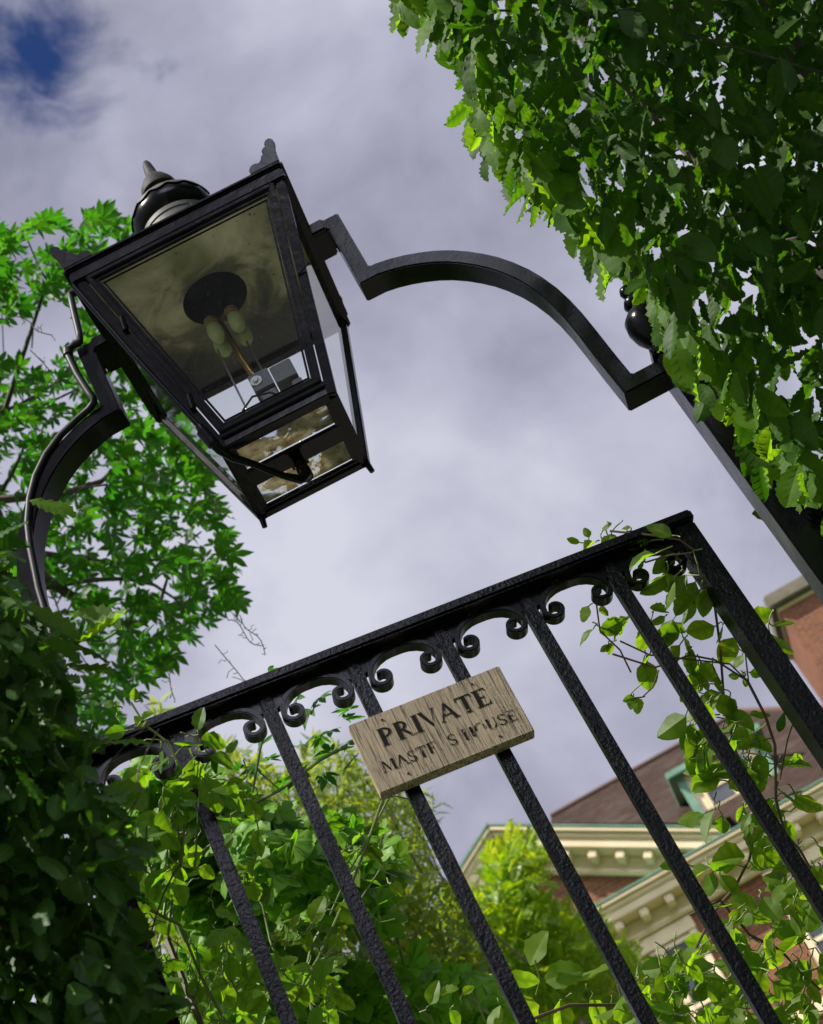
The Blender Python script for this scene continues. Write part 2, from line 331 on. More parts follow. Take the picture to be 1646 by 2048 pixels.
class MB:
    def __init__(s): s.bm = bmesh.new()
    def _merge(s, b):
        me = bpy.data.meshes.new('tmp'); b.to_mesh(me); b.free(); s.bm.from_mesh(me); bpy.data.meshes.remove(me)
    def box(s, x0, x1, y0, y1, z0, z1, bev=0, M=None, seg=2):
        b = bmesh.new(); bmesh.ops.create_cube(b, size=1)
        for v in b.verts: v.co = Vector(((x0+x1)/2+v.co.x*(x1-x0), (y0+y1)/2+v.co.y*(y1-y0), (z0+z1)/2+v.co.z*(z1-z0)))
        if bev: bmesh.ops.bevel(b, geom=b.edges[:], offset=bev, segments=seg, affect='EDGES')
        if M: b.transform(M)
        s._merge(b); return s
    def prism(s, pts, a, bvec, ext, org=(0, 0, 0), bev=0):
        """polygon pts in axes a,bvec from org, extruded by vector ext"""
        a, bvec, ext, org = map(Vector, (a, bvec, ext, org)); b = bmesh.new()
        v0 = [b.verts.new(org+a*p[0]+bvec*p[1]) for p in pts]
        f = b.faces.new(v0); r = bmesh.ops.extrude_face_region(b, geom=[f])
        for v in r['geom']:
            if isinstance(v, bmesh.types.BMVert): v.co += ext
        bmesh.ops.recalc_face_normals(b, faces=b.faces[:])
        if bev: bmesh.ops.bevel(b, geom=b.edges[:], offset=bev, segments=2, affect='EDGES')
        s._merge(b); return s
    def poly(s, verts, faces):
        vs = [s.bm.verts.new(v) for v in verts]
        for f in faces: s.bm.faces.new([vs[i] for i in f])
        return s
    def beam(s, p, q, w, d, upv=(0, 0, 1), bev=.0, ext=0):
        p, q, upv = Vector(p), Vector(q), Vector(upv); z = (q-p); L = z.length+2*ext; z.normalize()
        x = upv.cross(z)
        if x.length < 1e-4: x = Vector((1, 0, 0)).cross(z)
        x.normalize(); y = z.cross(x)
        M = Matrix((x, y, z)).transposed().to_4x4(); M.translation = (p+q)/2
        return s.box(-w/2, w/2, -d/2, d/2, -L/2, L/2, bev, M)
    def tube(s, pts, r, n=10, caps=True):
        pts = [Vector(p) for p in pts]; N = len(pts); rs = r if isinstance(r, (list, tuple)) else [r]*N
        rings = []; prev = None
        for i, p in enumerate(pts):
            t = (pts[min(i+1, N-1)]-pts[max(i-1, 0)]).normalized()
            if prev is None:
                x = t.orthogonal().normalized()
            else:
                x = (prev - t*prev.dot(t)); x = x.normalized() if x.length > 1e-6 else t.orthogonal().normalized()
            prev = x; y = t.cross(x)
            rings.append([s.bm.verts.new(p+(x*math.cos(k*2*math.pi/n)+y*math.sin(k*2*math.pi/n))*rs[i]) for k in range(n)])
        for i in range(N-1):
            for k in range(n): s.bm.faces.new((rings[i][k], rings[i][(k+1) % n], rings[i+1][(k+1) % n], rings[i+1][k]))
        if caps: s.bm.faces.new(rings[0][::-1]); s.bm.faces.new(rings[-1])
        return s
    def lathe(s, prof, c=(0, 0, 0), n=32, caps=True):
        c = Vector(c); rings = []
        for r, z in prof: rings.append([s.bm.verts.new(c+Vector((r*math.cos(k*2*math.pi/n), r*math.sin(k*2*math.pi/n), z))) for k in range(n)])
        for i in range(len(prof)-1):
            for k in range(n): s.bm.faces.new((rings[i][k], rings[i][(k+1) % n], rings[i+1][(k+1) % n], rings[i+1][k]))
        if caps: s.bm.faces.new(rings[0][::-1]); s.bm.faces.new(rings[-1])
        return s
    def ribbon(s, pts, w, hd, ynorm=Vector((0, 1, 0)), y0=0, bev=0):
        """sweep rectangle (thickness w in plane, depth from y0 to y0+hd) along 2-D points (x,z)"""
        N = len(pts); L = []; Rr = []
        ws = w if isinstance(w, (list, tuple)) else [w]*N
        for i in range(N):
            a = Vector(pts[max(i-1, 0)]); b = Vector(pts[min(i+1, N-1)]); p = Vector(pts[i])
            if 0 < i < N-1:
                t1 = (p-Vector(pts[i-1])).normalized(); t2 = (Vector(pts[i+1])-p).normalized(); t = (t1+t2).normalized()
                k = 1/max(.5, t.dot(t1))
            else: t = (b-a).normalized(); k = 1
            nrm = Vector((-t.y, t.x)); L.append(p+nrm*ws[i]/2*k); Rr.append(p-nrm*ws[i]/2*k)
        b = bmesh.new()
        V = [[b.verts.new((q.x, yy, q.y)) for q, yy in ((L[i], y0), (L[i], y0+hd), (Rr[i], y0+hd), (Rr[i], y0))] for i in range(N)]
        for i in range(N-1):
            for k in range(4): b.faces.new((V[i][k], V[i][(k+1) % 4], V[i+1][(k+1) % 4], V[i+1][k]))
        b.faces.new(V[0][::-1]); b.faces.new(V[-1])
        bmesh.ops.recalc_face_normals(b, faces=b.faces[:])
        if bev:
            eds = [e for e in b.edges if len(e.link_faces) == 2 and e.calc_face_angle(0) > R_(30)]
            bmesh.ops.bevel(b, geom=eds, offset=bev, segments=2, affect='EDGES')
        s._merge(b); return s
    def build(s, name, mat, parent=None, smooth=False, angle=None):
        me = bpy.data.meshes.new(name); s.bm.normal_update(); s.bm.to_mesh(me); s.bm.free()
        o = link(name, me, parent, mat)
        if smooth:
            me.polygons.foreach_set('use_smooth', [True]*len(me.polygons))
            me.set_sharp_from_angle(angle=R_(angle or 38))
        return o

# ------------------------------------------------------------------ leaves
def leaf_template(kind):
    V = []; F = []; vein = []
    def add(co, v=0): V.append(co); vein.append(v); return len(V)-1
    if kind in ('horn', 'clem', 'clem2', 'creep'):
        n = {'horn': 13, 'clem': 8, 'clem2': 8, 'creep': 7}[kind]
        W = {'horn': .24, 'clem': .33, 'clem2': .36, 'creep': .24}[kind]
        pl = {'horn': .022, 'clem': .006, 'clem2': .01, 'creep': .008}[kind]
        ser = {'horn': .011, 'clem': 0, 'clem2': .012, 'creep': .02}[kind]
        for sd in (1, -1):
            mid = []; hal = []; edg = []
            for i in range(n+1):
                t = i/n
                if kind == 'horn': w = W*math.sin(math.pi*min(1, t**.82*.97+.03))**.8*(1 if t < .8 else 1-.1*(t-.8)/.2)
                elif kind == 'creep': w = W*math.sin(math.pi*t**1.15)**.9
                elif kind == 'clem2': w = W*(math.sin(math.pi*(t*.9+.1)**.75)**.7)*(1.08 if .3 < t < .5 else 1.0)
                else: w = W*math.sin(math.pi*(t*.93+.07)**.72)**.75
                if i == n: w = 0
                if i == 0: w = .012 if kind != 'clem2' else .05
                fwd = .10*(1 if 0 < i < n else 0)
                z = pl*(1 if i % 2 else -1)
                mid.append(add((0, t, 0), .9))
                hal.append(add((sd*w*.5, t+fwd*.45*w/W, z+.02*w/W), .55 if i % 2 else 0))
                e = ser*(1 if i % 2 else -.3)
                edg.append(add((sd*(w+e if 0 < i < n else w), t+fwd*w/W+(e if 0 < i < n else 0), z*1.3+.045*w/W), 0.15))
            for i in range(n):
                q1 = (mid[i], hal[i], hal[i+1], mid[i+1]); q2 = (hal[i], edg[i], edg[i+1], hal[i+1])
                if sd < 0: q1 = q1[::-1]; q2 = q2[::-1]
                F += [q1, q2]
        # droop
        for k, (x, y, z) in enumerate(V): V[k] = (x, y, z-.16*y*y)
    elif kind == 'palm':       # five leaflets from one point
        for a, L in ((-80, .62), (-40, .88), (0, 1.0), (40, .88), (80, .62)):
            ca, sa = math.cos(R_(a)), math.sin(R_(a)); i0 = len(V); prof = [(0.06, 0), (.3, .10), (.55, .15), (.78, .10), (1, 0)]
            for t, w in prof:
                y = t*L
                for x, zz in ((-w, .03), (0, 0), (w, .03)):
                    X, Y = x*L*1.15, y; add((X*ca+Y*sa, -X*sa+Y*ca, zz-.22*t*t*L), .6 if x == 0 else 0)
            for j in range(len(prof)-1):
                b = i0+j*3; F += [(b, b+1, b+4, b+3), (b+1, b+2, b+5, b+4)]
    elif kind == 'blade':
        for t, w in ((0, .01), (.35, .09), (.7, .07), (1, 0.002)):
            for x in (-w, w): add((x, t, -.2*t*t))
        for j in range(3): b = j*2; F.append((b, b+1, b+3, b+2))
    elif kind == 'oval':
        pr = ((0, .02), (.25, .2), (.55, .26), (.8, .16), (1, .01))
        for t, w in pr:
            for x, z in ((-w, .04), (0, 0), (w, .04)): add((x, t, z-.15*t*t))
        for j in range(4): b = j*3; F += [(b, b+1, b+4, b+3), (b+1, b+2, b+5, b+4)]
    elif kind == 'pinnate':    # leaf of many leaflets on one stalk
        for k in range(6):
            t = .15+k*.15
            for sd in (-1, 1):
                ang = R_(55)*sd; L = .34*(1-.35*abs(t-.5)); i0 = len(V)
                for u, w in ((0, .01), (.5, .07), (1, .005)):
                    for x in (-w, w):
                        X, Y = x, u*L; add((X*math.cos(ang)+Y*math.sin(ang), t-X*math.sin(ang)+Y*math.cos(ang), -.25*t*t-.2*u*u*L))
                F += [(i0, i0+1, i0+3, i0+2), (i0+2, i0+3, i0+5, i0+4)]
    return np.array(V, float), F, np.array(vein)
TPL = {k: leaf_template(k) for k in ('horn', 'clem', 'clem2', 'creep', 'palm', 'blade', 'oval', 'pinnate')}

def frames(y, nrm):
    y = y/np.linalg.norm(y, axis=1, keepdims=True)
    x = np.cross(y, nrm); x /= np.linalg.norm(x, axis=1, keepdims=True)+1e-9
    z = np.cross(x, y); return x, y, z
def leaves_mesh(name, kind, P, Y, Nn, S, tint=None, curl=None, origin=(0, 0, 0)):
    """P positions, Y tip directions, Nn approx upper-side normals, S sizes"""
    V, F, vein = TPL[kind] if isinstance(kind, str) else kind
    P = np.asarray(P, float)-np.array(origin); n = len(P); x, y, z = frames(np.asarray(Y, float), np.asarray(Nn, float))
    k = len(V); S = np.asarray(S)[:, None, None]
    VV = V[None].repeat(n, 0).copy()
    cu = rng.normal(0, .12, (n, 1)) if curl is None else curl[:, None]
    VV[:, :, 2] += cu*VV[:, :, 1]**2                      # each leaf bends its own way
    VV[:, :, 2] += rng.normal(.02, .35, (n, 1))*np.abs(VV[:, :, 0])
    VV[:, :, 0] += rng.normal(0, .10, (n, 1))*VV[:, :, 1]**2
    VV[:, :, 2] += .025*np.sin(VV[:, :, 1]*9+rng.uniform(0, 6, (n, 1)))*np.sign(VV[:, :, 0])*np.abs(VV[:, :, 0])*4
    W = P[:, None]+S*(VV[:, :, 0:1]*x[:, None]+VV[:, :, 1:2]*y[:, None]+VV[:, :, 2:3]*z[:, None])
    W = W.reshape(-1, 3)
    me = bpy.data.meshes.new(name)
    fl = np.array([len(f) for f in F]); idx = np.concatenate([np.array(f) for f in F])
    allidx = (idx[None]+(np.arange(n)*k)[:, None]).reshape(-1)
    tot = np.tile(fl, n); st = np.concatenate([[0], np.cumsum(tot)[:-1]])
    me.vertices.add(len(W)); me.vertices.foreach_set('co', W.astype(np.float32).ravel())
    me.loops.add(len(allidx)); me.loops.foreach_set('vertex_index', allidx.astype(np.int32))
    me.polygons.add(len(tot)); me.polygons.foreach_set('loop_start', st.astype(np.int32)); me.polygons.foreach_set('loop_total', tot.astype(np.int32))
    me.update(calc_edges=True)
    ti = np.clip(rng.normal(.45, .28, n), 0, 1) if tint is None else tint
    a = me.attributes.new('tint', 'FLOAT', 'POINT'); a.data.foreach_set('value', np.repeat(ti, k).astype(np.float32))
    a = me.attributes.new('vein', 'FLOAT', 'POINT'); a.data.foreach_set('value', np.tile(vein, n).astype(np.float32))
    me.polygons.foreach_set('use_smooth', np.ones(len(tot), bool))
    return me
def unit(v): v = np.asarray(v, float); return v/np.linalg.norm(v)
def dirs(n, mean, spread):
    d = np.array(mean)[None]+rng.normal(0, spread, (n, 3)); return d/np.linalg.norm(d, axis=1, keepdims=True)
def inpoly(x, y, poly):
    c = np.zeros(len(x), bool); n = len(poly)
    for i in range(n):
        x1, y1 = poly[i]; x2, y2 = poly[(i+1) % n]
        t = ((y1 > y) != (y2 > y)) & (x < (x2-x1)*(y-y1)/(y2-y1+1e-12)+x1); c ^= t
    return c
CV, FV, RV, UV = (np.array(v) for v in (CAM, FW, RT, UP))
def mass(poly, d0, d1, n, pw=1.0, clump=None, cl_scale=1.0):
    """n points filling a volume: an outline swept through real depth d0..d1, thinned into clumps"""
    poly = np.array(poly, float); lo = poly.min(0); hi = poly.max(0); out = []
    while sum(map(len, out)) < n:
        k = n*3; x = rng.uniform(lo[0], hi[0], k); y = rng.uniform(lo[1], hi[1], k)
        ok = inpoly(x, y, poly); x = x[ok]; y = y[ok]
        d = d0+(d1-d0)*rng.uniform(0, 1, len(x))**pw
        p = CV+(FV[None]+RV[None]*((x-823)/FPX)[:, None]-UV[None]*((y-1024)/FPX)[:, None])*d[:, None]
        if clump:
            q = p*cl_scale
            nz = np.sin(q[:, 0]*7.1+1.3*np.sin(q[:, 2]*5.3))+np.sin(q[:, 1]*6.3+1.7*np.sin(q[:, 0]*4.1))+np.sin(q[:, 2]*8.3+1.1*np.sin(q[:, 1]*6.7))
            p = p[rng.uniform(-3, 3, len(nz)) < nz+clump]
        out.append(p)
    return np.concatenate(out)[:n]
def stems(parent, name, paths, mat):
    b = MB()
    for pts, r in paths: b.tube(pts, r, 6)
    return b.build(name, mat, parent, smooth=True)
def wavy(p, q, amp, n=8, sag=0):
    p, q = Vector(p), Vector(q); L = (q-p).length; o = []
    a = Vector(rng.normal(0, 1, 3)); b = Vector(rng.normal(0, 1, 3))
    for i in range(n+1):
        t = i/n; o.append(p.lerp(q, t)+(a*math.sin(t*3.1)+b*math.sin(t*6.2))*amp*L+Vector((0, 0, -sag*4*t*(1-t)*L)))
    return o

# ================================================================== GROUND
gb = MB(); gb.poly([(-400, -300, 0), (400, -300, 0), (400, 700, 0), (-400, 700, 0)], [(0, 1, 2, 3)])
g = gb.build('ground', M_GRASS); g['kind'] = 'structure'
gb = MB(); gb.poly([(-.75, -6, .004), (.75, -6, .004), (.9, 27.9, .004), (-.9, 27.9, .004)], [(0, 1, 2, 3)])
g = gb.build('path', M_PAVE); g['kind'] = 'structure'

# ================================================================== GATE
gate = empty('garden_gate', (0, 1.75, 0), R_(13.94), 'black hammered iron gate leaf with scrolls under its top rail, standing ajar', 'gate')
ZR = 2.5085
MB().box(-.606, .3085, 0, .050, ZR, 2.5235, .003).build('top_rail', M_PAINT, gate, True)
for x0, x1 in ((.2785, .3065), (-.600, -.572)):
    MB().box(x0, x1, .006, .044, .06, ZR, .0025).build('stile', M_PAINT, gate, True)
MB().box(-.572, .2785, .012, .040, .14, .175, .002).build('bottom_rail', M_PAINT, gate, True)
MB().box(-.572, .2785, .012, .040, 1.02, 1.05, .002).build('lock_rail', M_PAINT, gate, True)
BARS = [-.471, -.360, -.249, -.139, -.028, .083, .1955]
for xr in BARS:
    b = MB()
    for z0, z1 in ((.175, 1.02), (1.05, ZR)): b.box(xr-.0165, xr, .019, .0345, z0, z1, .0018)
    b.build('bar', M_PAINT, gate, True)
def scroll(x0, x1):
    b = MB(); w = x1-x0
    for sgn, xe in ((1, x0), (-1, x1)):
        c = (.0175, 2.4705); pts = []; ws = []
        for i in range(30):
            u = i/29; a = R_(150-330*u) if False else R_(128-308*u)
            r = .0062+.0062*u; pts.append((c[0]+r*math.cos(a), c[1]+r*math.sin(a))); ws.append(.0050+.0012*min(1, u*2))
        for p in ((.0062, 2.4790), (.0095, 2.4865), (.0150, 2.4930), (.0225, 2.4980), (.032, 2.5015), (w/2, 2.5035)):
            pts.append(p); ws.append(.0068)
        pts = [(xe+sgn*p[0], p[1]) for p in pts]
        b.ribbon(pts, ws, .017, y0=.017 if sgn > 0 else .0172, bev=.0012)
    # small web of weld metal closing the spandrel under the rail
    for sgn, xe in ((1, x0), (-1, x1)):
        b.prism([(xe+sgn*q[0], q[1]) for q in ((0.0004, ZR-.0004), (.0004, 2.4835), (.006, 2.486), (.012, 2.493), (.022, 2.5), (.034, ZR-.0004))], (1, 0, 0), (0, 0, 1), (0, .011, 0), (0, .0205, 0))
    return b
edges = [-.572]+[v for xr in BARS for v in (xr-.0165, xr)]+[.2785]
for i in range(0, len(edges), 2):
    if i == 0: continue
    scroll(edges[i], edges[i+1]).build('scroll', M_PAINT_F, gate, True, 45)

# ================================================================== SIGN
sign = empty('wooden_sign', (0, 1.75, 0), R_(13.94), 'cracked pale wooden board lettered PRIVATE, screwed across two gate bars', 'sign')
b = MB(); b.box(-.1853, .0021, .0012, .0178, 2.3172, 2.4142, .0011)
b.build('board', M_WOOD, sign, True)
def arc(cx, cy, rx, ry, a0, a1, n=10): return [(cx+rx*math.cos(R_(a0+(a1-a0)*i/n)), cy+ry*math.sin(R_(a0+(a1-a0)*i/n))) for i in range(n+1)]
def ring(cx, cy, ro, ri, a0, a1, n=12):      # (rx, ry) outer and inner, as quads
    A = arc(cx, cy, *ro, a0, a1, n); B = arc(cx, cy, *ri, a0, a1, n); return [[A[i], A[i+1], B[i+1], B[i]] for i in range(n)]
def q(x0, y0, x1, y1): return [(x0, y0), (x1, y0), (x1, y1), (x0, y1)]
def serif(x, w, y, s=1): return [(x-.07, y), (x+w+.07, y), (x+w+.02, y+.05*s), (x-.02, y+.05*s)] if s > 0 else [(x-.07, y), (x-.02, y+.05*s), (x+w+.02, y+.05*s), (x+w+.07, y)]
T = .19
GL = {
 'P': ([q(.1, .05, .1+T, .95), serif(.1, T, 0), serif(.1, T, 1, -1)]+ring(.25, .72, (.36, .28), (.22, .20), -90, 90), .68),
 'R': ([q(.1, .05, .1+T, .95), serif(.1, T, 0), serif(.1, T, 1, -1), [(.30, .46), (.42, .50), (.74, .05), (.60, .0)], serif(.62, T, 0)]+ring(.25, .73, (.34, .27), (.20, .19), -90, 90), .80),
 'I': ([q(.1, .05, .1+T, .95), serif(.1, T, 0), serif(.1, T, 1, -1)], .36),
 'V': ([[(.02, .95), (.20, .95), (.46, .15), (.39, 0)], [(.39, 0), (.43, .12), (.68, .95), (.62, .95)], serif(.05, .14, 1, -1), serif(.59, .10, 1, -1)], .76),
 'A': ([[(.36, 1), (.43, .84), (.12, .05), (.06, .05)], [(.36, 1), (.46, 1), (.78, .05), (.60, .05)], q(.2, .30, .58, .37), serif(.05, .09, 0), serif(.62, T, 0)], .84),
 'T': ([q(.30, .05, .30+T, .95), serif(.30, T, 0), q(.03, .92, .72, 1), [(.03, .92), (.10, .92), (.04, .74), (.02, .74)], [(.65, .92), (.72, .92), (.73, .74), (.71, .74)]], .76),
 'E': ([q(.1, .05, .1+T, .95), q(.03, 0, .62, .07), q(.03, .93, .60, 1), q(.25, .47, .46, .54), [(.55, .07), (.62, .07), (.66, .24), (.63, .24)], [(.53, .93), (.60, .93), (.62, .78), (.60, .78)], q(.44, .40, .47, .61)], .70),
 'M': ([[(.10, .05), (.16, .05), (.20, .9), (.14, .9)], [(.16, .95), (.32, .95), (.56, .2), (.50, .03)], [(.50, .03), (.55, .15), (.80, .95), (.74, .95)], q(.78, .05, .78+T, .95), serif(.08, .06, 0), serif(.78, T, 0), serif(.14, .1, 1, -1), serif(.80, .12, 1, -1)], 1.04),
 'S': (ring(.32, .74, (.25, .26), (.14, .18), 20, 270)+ring(.32, .26, (.27, .26), (.14, .18), 90, -160)+[q(.52, .74, .55, .95), q(.05, .05, .08, .28)], .66),
 'H': ([q(.1, .05, .1+T, .95), serif(.1, T, 0), serif(.1, T, 1, -1), q(.62, .05, .62+T, .95), serif(.62, T, 0), serif(.62, T, 1, -1), q(.25, .47, .62, .53)], .90),
 'O': (ring(.42, .5, (.40, .52), (.24, .44), 0, 360, 24), .86),
 'U': ([q(.1, .3, .1+T, .95), serif(.1, T, 1, -1), q(.64, .3, .70, .95), serif(.62, .08, 1, -1)]+ring(.40, .32, (.30, .32), (.16, .25), 180, 360), .84),
}
# the second line is worn away in places: these letters keep only some strokes
GL['Ew'] = (GL['E'][0][:1]+GL['E'][0][2:4]+GL['E'][0][5:], .70)                       # reads almost as F
GL['Hw'] = (GL['H'][0][:3]+GL['H'][0][3:4]+[q(.62, .5, .62+T, .95)], .90)
GL['Ow'] = (ring(.42, .5, (.40, .52), (.24, .44), 60, 190, 10)+ring(.42, .5, (.40, .52), (.24, .44), -20, 30, 4), .86)
GL['Rw'] = ([q(.12, .02, .2, .12)], .80)
GL['Aw'] = (GL['A'][0][:2]+GL['A'][0][3:], .84)
def textline(name, glyphs, x0, x1, z0, z1, mat):
    W = sum(GL[g][1] if g != ' ' else .38 for g in glyphs); k = (x1-x0)/W; h = z1-z0; b = MB(); x = x0
    for g in glyphs:
        if g == ' ': x += .38*k; continue
        gw = GL[g][1]*k
        for poly in GL[g][0]:
            P = [(x+p[0]*k, z0+p[1]*h) for p in poly]
            vs = [b.bm.verts.new((p[0], .0008, p[1])) for p in P]; f = b.bm.faces.new(vs); f.normal_update()
            if f.normal.y > 0: f.normal_flip()
        x += gw
    o = b.build(name, mat, sign); return o
textline('lettering', ['P', 'R', 'I', 'V', 'A', 'T', 'E'], -.1605, -.0240, 2.3705, 2.3945, M_LETTER)['label'] = 'larger worn black word PRIVATE'
textline('lettering', ['M', 'Aw', 'S', 'T', 'Ew', 'Rw', 'S', ' ', 'Hw', 'Ow', 'U', 'S', 'E'], -.1720, -.0075, 2.3385, 2.3535, M_LETTER2)['label'] = 'smaller half lost second line of lettering'
for x, z in ((-.1475, 2.404), (-.1475, 2.327), (-.036, 2.404), (-.036, 2.327)):
    b = MB(); b.tube([(x, .0005, z), (x, .003, z)], .0016, 10); b.build('screw_head', M_DULL, sign)

# ================================================================== OVERTHROW (arch, posts)
arch = empty('iron_overthrow', (0, 2.0, 0), R_(2.01), 'black iron arch on two posts spanning the gateway and carrying the lantern', 'arch')
XC = -.108
half = [(.176, 3.452), (.2255, 3.452), (.2240, 3.312), (.246, 3.3115), (.268, 3.3065), (.290, 3.299), (.311, 3.2895), (.332, 3.278), (.352, 3.264), (.371, 3.247), (.3885, 3.228), (.405, 3.207), (.419, 3.184), (.432, 3.158), (.442, 3.131), (.4505, 3.100), (.456, 3.068), (.4595, 3.035), (.4615, 3.0), (.4640, 2.940), (.4675, 2.878), (.5235, 2.878)]
for sgn in (1, -1):
    kk = 1.0 if sgn > 0 else .94            # the left arm has been pulled in a little
    b = MB(); b.ribbon([(XC+sgn*(p[0] if p[0] < .23 or p[0] > .5 else .224+(p[0]-.224)*kk), p[1]) for p in half], .0262, .046, y0=0, bev=.0022)
    b.build('arch_arm', M_ARCH, arch, True, 30)
    b = MB(); b.box(min(XC+sgn*.170, XC+sgn*.212), max(XC+sgn*.170, XC+sgn*.212), -.006, .062, 3.4395, 3.4655, .003)
    b.build('lantern_bracket', M_ARCH, arch, True)
    xa, xb = sorted((XC+sgn*.5215, XC+sgn*.588))
    b = MB(); b.box(xa, xb, -.010, .056, 0, 2.893, .004); post = b.build('post', M_ARCH, arch, True)
    b = MB(); b.box(xa-.004, xb+.004, -.014, .060, 2.893, 2.908, .003)
    cx = (xa+xb)/2-.004*sgn
    b.lathe([(.030, 2.908), (.031, 2.914), (.020, 2.920), (.016, 2.928), (.024, 2.940), (.033, 2.958), (.036, 2.975), (.034, 2.990), (.026, 3.000), (.018, 3.004), (.010, 3.007), (.010, 3.010), (.015, 3.014), (.0185, 3.022), (.015, 3.030), (.007, 3.035), (.006, 3.038), (.0095, 3.042), (.0115, 3.049), (.009, 3.056), (.004, 3.060)], (cx, .023, 0), 28)
    b.build('finial', M_ARCH, post, True, 50)
# small supply pipe strapped to the left bracket
pp = [(-.296, -.010, 3.575), (-.318, -.012, 3.572), (-.3235, -.012, 3.53), (-.330, -.012, 3.478), (-.334, -.012, 3.462), (-.345, -.012, 3.462), (-.357, -.012, 3.459), (-.3600, -.012, 3.447), (-.3585, -.012, 3.40), (-.3525, -.012, 3.348), (-.3495, -.012, 3.336), (-.352, -.008, 3.330), (-.364, -.004, 3.3265), (-.388, -.002, 3.3205), (-.4215, -.002, 3.3065), (-.4525, -.002, 3.2845), (-.480, -.002, 3.254), (-.501, -.002, 3.217), (-.5165, -.002, 3.175), (-.525, -.002, 3.13), (-.5345, -.002, 3.05), (-.5385, -.002, 2.96)]
# (built with the lantern below)

# ================================================================== LANTERN
lan = empty('gas_lantern', (-.1106, 2.03, 0), R_(2.82), 'tapered black four sided gas lantern with ball chimney, hung in the iron arch', 'street lamp')
ZB, ZT, HB, HT = 3.0754, 3.448, .0946, .181
def hw(z): return HB+(HT-HB)*(z-ZB)/(ZT-ZB)
b = MB()
for sx in (-1, 1):
    for sy in (-1, 1):
        p0 = Vector((sx*(HB-.006), sy*(HB-.006), ZB)); p1 = Vector((sx*(HT-.006), sy*(HT-.006), ZT))
        b.beam(p0, p1, .0155, .0155, (1, 0, 0), .002, .004)
for k in range(4):
    M = Matrix.Rotation(k*math.pi/2, 4, 'Z')
    b.box(-HT-.003, HT+.003, -HT-.004-.0003*k, -HT+.016, ZT-.014, ZT+.010, .003, M)          # top rail
    b.box(-HT-.007, HT+.007, -HT-.0085-.0003*k, -HT+.012, ZT+.0102, ZT+.022, .004, M)     # crown moulding
    b.box(-HB-.001, HB+.001, -HB-.001-.0003*k, -HB+.014, ZB-.004, ZB+.012, .002, M)        # bottom rail
b.build('frame', M_PAINT_F, lan, True)
def face(side, u, z, off=0):
    """point on a sloping side: u across, z up, off outward"""
    h = hw(z)+off; p = Vector((u, -h, z)); return Matrix.Rotation(side*math.pi/2, 4, 'Z') @ p
NRM = Vector((0, -(ZT-ZB), -(HT-HB))).normalized()
# front door with its moulded rim
b = MB()
def rim(zb, zt, inset, w, d, off):
    P = [(-hw(zb)+inset, zb), (hw(zb)-inset, zb), (hw(zt)-inset, zt), (-hw(zt)+inset, zt)]
    for i in range(4):
        a, c = P[i], P[(i+1) % 4]; b.beam(face(0, a[0], a[1], off), face(0, c[0], c[1], off), w if i % 2 == 0 else d, d if i % 2 == 0 else w, NRM if i % 2 else NRM.cross(Vector((1, 0, 0))), .0018, .0035)
b.beam(face(0, -hw(ZB+.016)+.012, ZB+.0165, -.003), face(0, hw(ZB+.016)-.012, ZB+.0165, -.003), .010, .012, NRM, .0015)
rim(ZB+.022, ZT-.016, .0195, .0085, .0085, .003)
rim(ZB+.030, ZT-.024, .0275, .006, .006, .000)
rim(ZB+.0365, ZT-.031, .034, .0035, .0035, -.0015)
for z in (3.16, 3.33): b.tube([face(0, -hw(z)+.012, z-.012, .006), face(0, -hw(z)+.0155, z+.012, .006)], .005, 8)
b.tube([face(0, hw(3.27)-.012, 3.27, .004), face(0, hw(3.27)+.012, 3.275, .010)], .0016, 6)
b.build('door_frame', M_PAINT_F, lan, True)
for side in range(4):
    b = MB(); z0, z1, ins = ZB+.012, ZT-.010, .012
    if side == 0: z0, z1, ins = ZB+.034, ZT-.028, .031
    P = [face(side, -hw(z0)+ins, z0, -.004), face(side, hw(z0)-ins, z0, -.004), face(side, hw(z1)-ins, z1, -.004), face(side, -hw(z1)+ins, z1, -.004)]
    b.poly(P, [(0, 1, 2, 3)]); b.build('glass_pane', M_GLASS, lan)
    if side: # slim inner bead round the side panes
        b = MB()
        for i in range(4): b.beam(P[i], P[(i+1) % 4], .007, .007, (0, 0, 1) if i % 2 == 0 else (1, 0, 0), .001, .002)
        b.build('glazing_bead', M_DULL, lan, True)
# base
b = MB()
for y0, y1 in ((-.0835, -.0735), (-.019, .019), (.0745, .0835)): b.box(-.083, .083, y0, y1, ZB-.001, ZB+.006, .001)
for x0, x1 in ((-.083, -.0735), (.0735, .083)): b.box(x0, x1, -.0735, .0745, ZB-.0006, ZB+.0056, .001)
b.box(-.014, .014, -.0215, .0215, ZB-.006, ZB-.001, .001)
b.tube([(0, 0, ZB-.004), (0, 0, ZB-.034)], .0085, 14).tube([(0, 0, ZB-.016), (0, 0, ZB-.024)], .0105, 6)
for sx in (-1, 1):
    b.tube([(sx*(HB-.004), HB-.004, ZB+.002), (sx*(HB-.0015), HB, ZB-.018)], [.0055, .0042], 8)
b.build('base_frame', M_PAINT_F, lan, True)
for y0, y1, z in ((-.0735, -.019, ZB+.010), (.019, .0745, ZB+.0095)):
    b = MB(); b.box(-.0745, .0745, y0-.001, y1+.001, z-.0015, z+.0015); b.build('base_pane', M_PEEL, lan)
